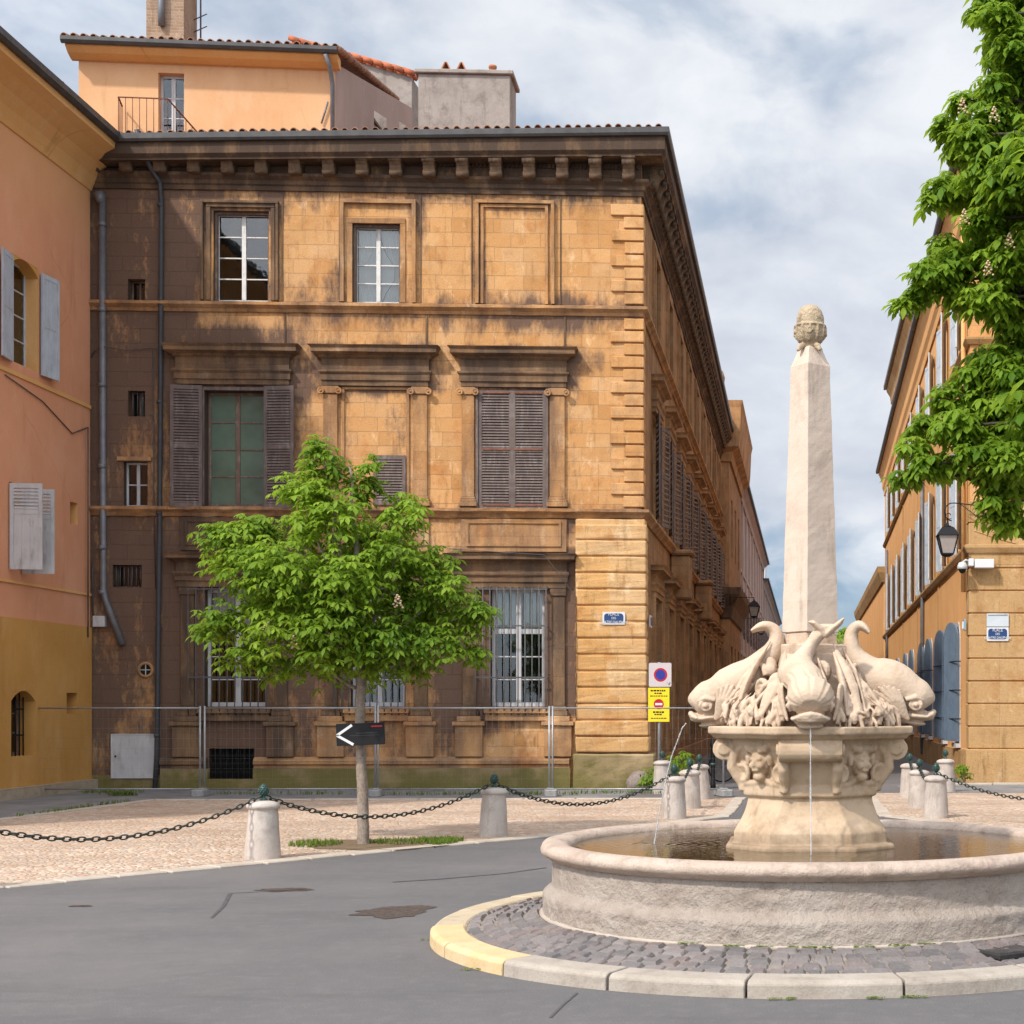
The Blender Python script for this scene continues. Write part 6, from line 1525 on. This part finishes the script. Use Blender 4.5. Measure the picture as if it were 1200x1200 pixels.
for cx, cy, rx, ry in ks:
    zb = .175 if math.hypot(cx-FX,cy-FY) < 2.5 else .0
    for _ in range(14): L.palmate(Vector((cx+L.rs.uniform(-rx,rx), cy+L.rs.uniform(-ry,ry), zb+.015)), .022, Vector((0,0,1)), .2)
o = L.build('weeds', m_grass, None); o['kind'] = 'stuff'

# ------------------------------------------------------------------ sky, sun, camera
SUN = Vector((-.41,-.50,.65)).normalized()
el = math.asin(SUN.z)
w = bpy.data.worlds.new('World'); scene.world = w; w.use_nodes = True
t = w.node_tree; N = t.nodes; bg = N['Background']
class WM(Mat):
    def __init__(s): s.t = t; s.N = t.nodes; s.L = t.links; s.obj = s.n('ShaderNodeTexCoord').outputs['Generated']
M = WM()
sky = M.n('ShaderNodeTexSky', sky_type='NISHITA'); sky.sun_disc = False; sky.sun_elevation = el; sky.sun_rotation = math.atan2(SUN.x, SUN.y); sky.altitude = 100; sky.air_density = 1.1; sky.dust_density = .8; sky.ozone_density = 1.5
x, y, z = M.sep()
zc = M.math('ADD', M.math('MAXIMUM', z, 0.0), .42)
pl = M.scaled(1.0, 1.0, 1.75)
n1 = M.noise(5.2, 9, .54, pl, .3); n2 = M.noise(13, 8, .55, M.n('ShaderNodeMapping', {'Vector': pl, 'Location': (4.2,1.7,0)}).outputs[0], .4)
n3 = M.noise(3.2, 4, .5, M.n('ShaderNodeMapping', {'Vector': pl, 'Location': (9.1,3.3,0)}).outputs[0])
CLK = 1.0
bright = M.mix((5.9,6.5,7.6), (9.1,9.4,9.9), M.ramp(M.math('ADD', M.math('MULTIPLY', n1, .65), M.math('MULTIPLY', n2, .35)), .38, .62))
cover = M.ramp(M.math('ADD', M.math('MULTIPLY', n3, .6), M.math('MULTIPLY', n1, .4)), .34, .46)
low = M.ramp(z, .045, .145)       # the cloud deck ends low over the horizon, where blue sky shows
lowc = M.ramp(M.math('ADD', z, M.math('MULTIPLY', M.math('SUBTRACT', n2, .5), .13)), .075, .125)
cov = M.math('MULTIPLY', M.math('MAXIMUM', cover, .62), lowc)
haze = M.mix((4.9,6.3,8.0), (2.3,3.9,6.0), M.ramp(z, .02, .085))
blue = M.mix(sky.outputs[0], haze, .75)
thin = M.mix(blue, (6.3,7.3,8.5), M.ramp(n2, .45, .7, 0, .75))
c = M.mix(thin, bright, cov)
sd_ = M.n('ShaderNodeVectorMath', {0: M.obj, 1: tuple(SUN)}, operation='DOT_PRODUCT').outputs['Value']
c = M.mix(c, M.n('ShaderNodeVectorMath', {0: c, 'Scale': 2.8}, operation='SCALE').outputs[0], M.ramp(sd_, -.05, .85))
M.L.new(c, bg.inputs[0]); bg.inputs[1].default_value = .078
sd = bpy.data.lights.new('sun', 'SUN'); sd.energy = 3.25; sd.angle = RAD(2.6); sd.color = (1.0,.95,.87)
so = bpy.data.objects.new('sun', sd); col.objects.link(so); so.rotation_euler = (-SUN).to_track_quat('-Z','Y').to_euler(); so.location = (0,0,40)
cd = bpy.data.cameras.new('camera'); co = bpy.data.objects.new('camera', cd); col.objects.link(co); scene.camera = co
co.location = (0,0,EYE); co.rotation_euler = (RAD(90),0,0); cd.sensor_width = 36; cd.lens = 36*FPX/1200
cd.shift_x = -(HX-600)/1200; cd.shift_y = (HY-600)/1200; cd.clip_end = 2000; cd.clip_start = .1
scene.view_settings.view_transform = 'Standard'; scene.view_settings.look = 'None'; scene.view_settings.exposure = .32; scene.view_settings.gamma = 1
scene.render.engine = 'CYCLES'; scene.cycles.max_bounces = 8; scene.cycles.transparent_max_bounces = 12
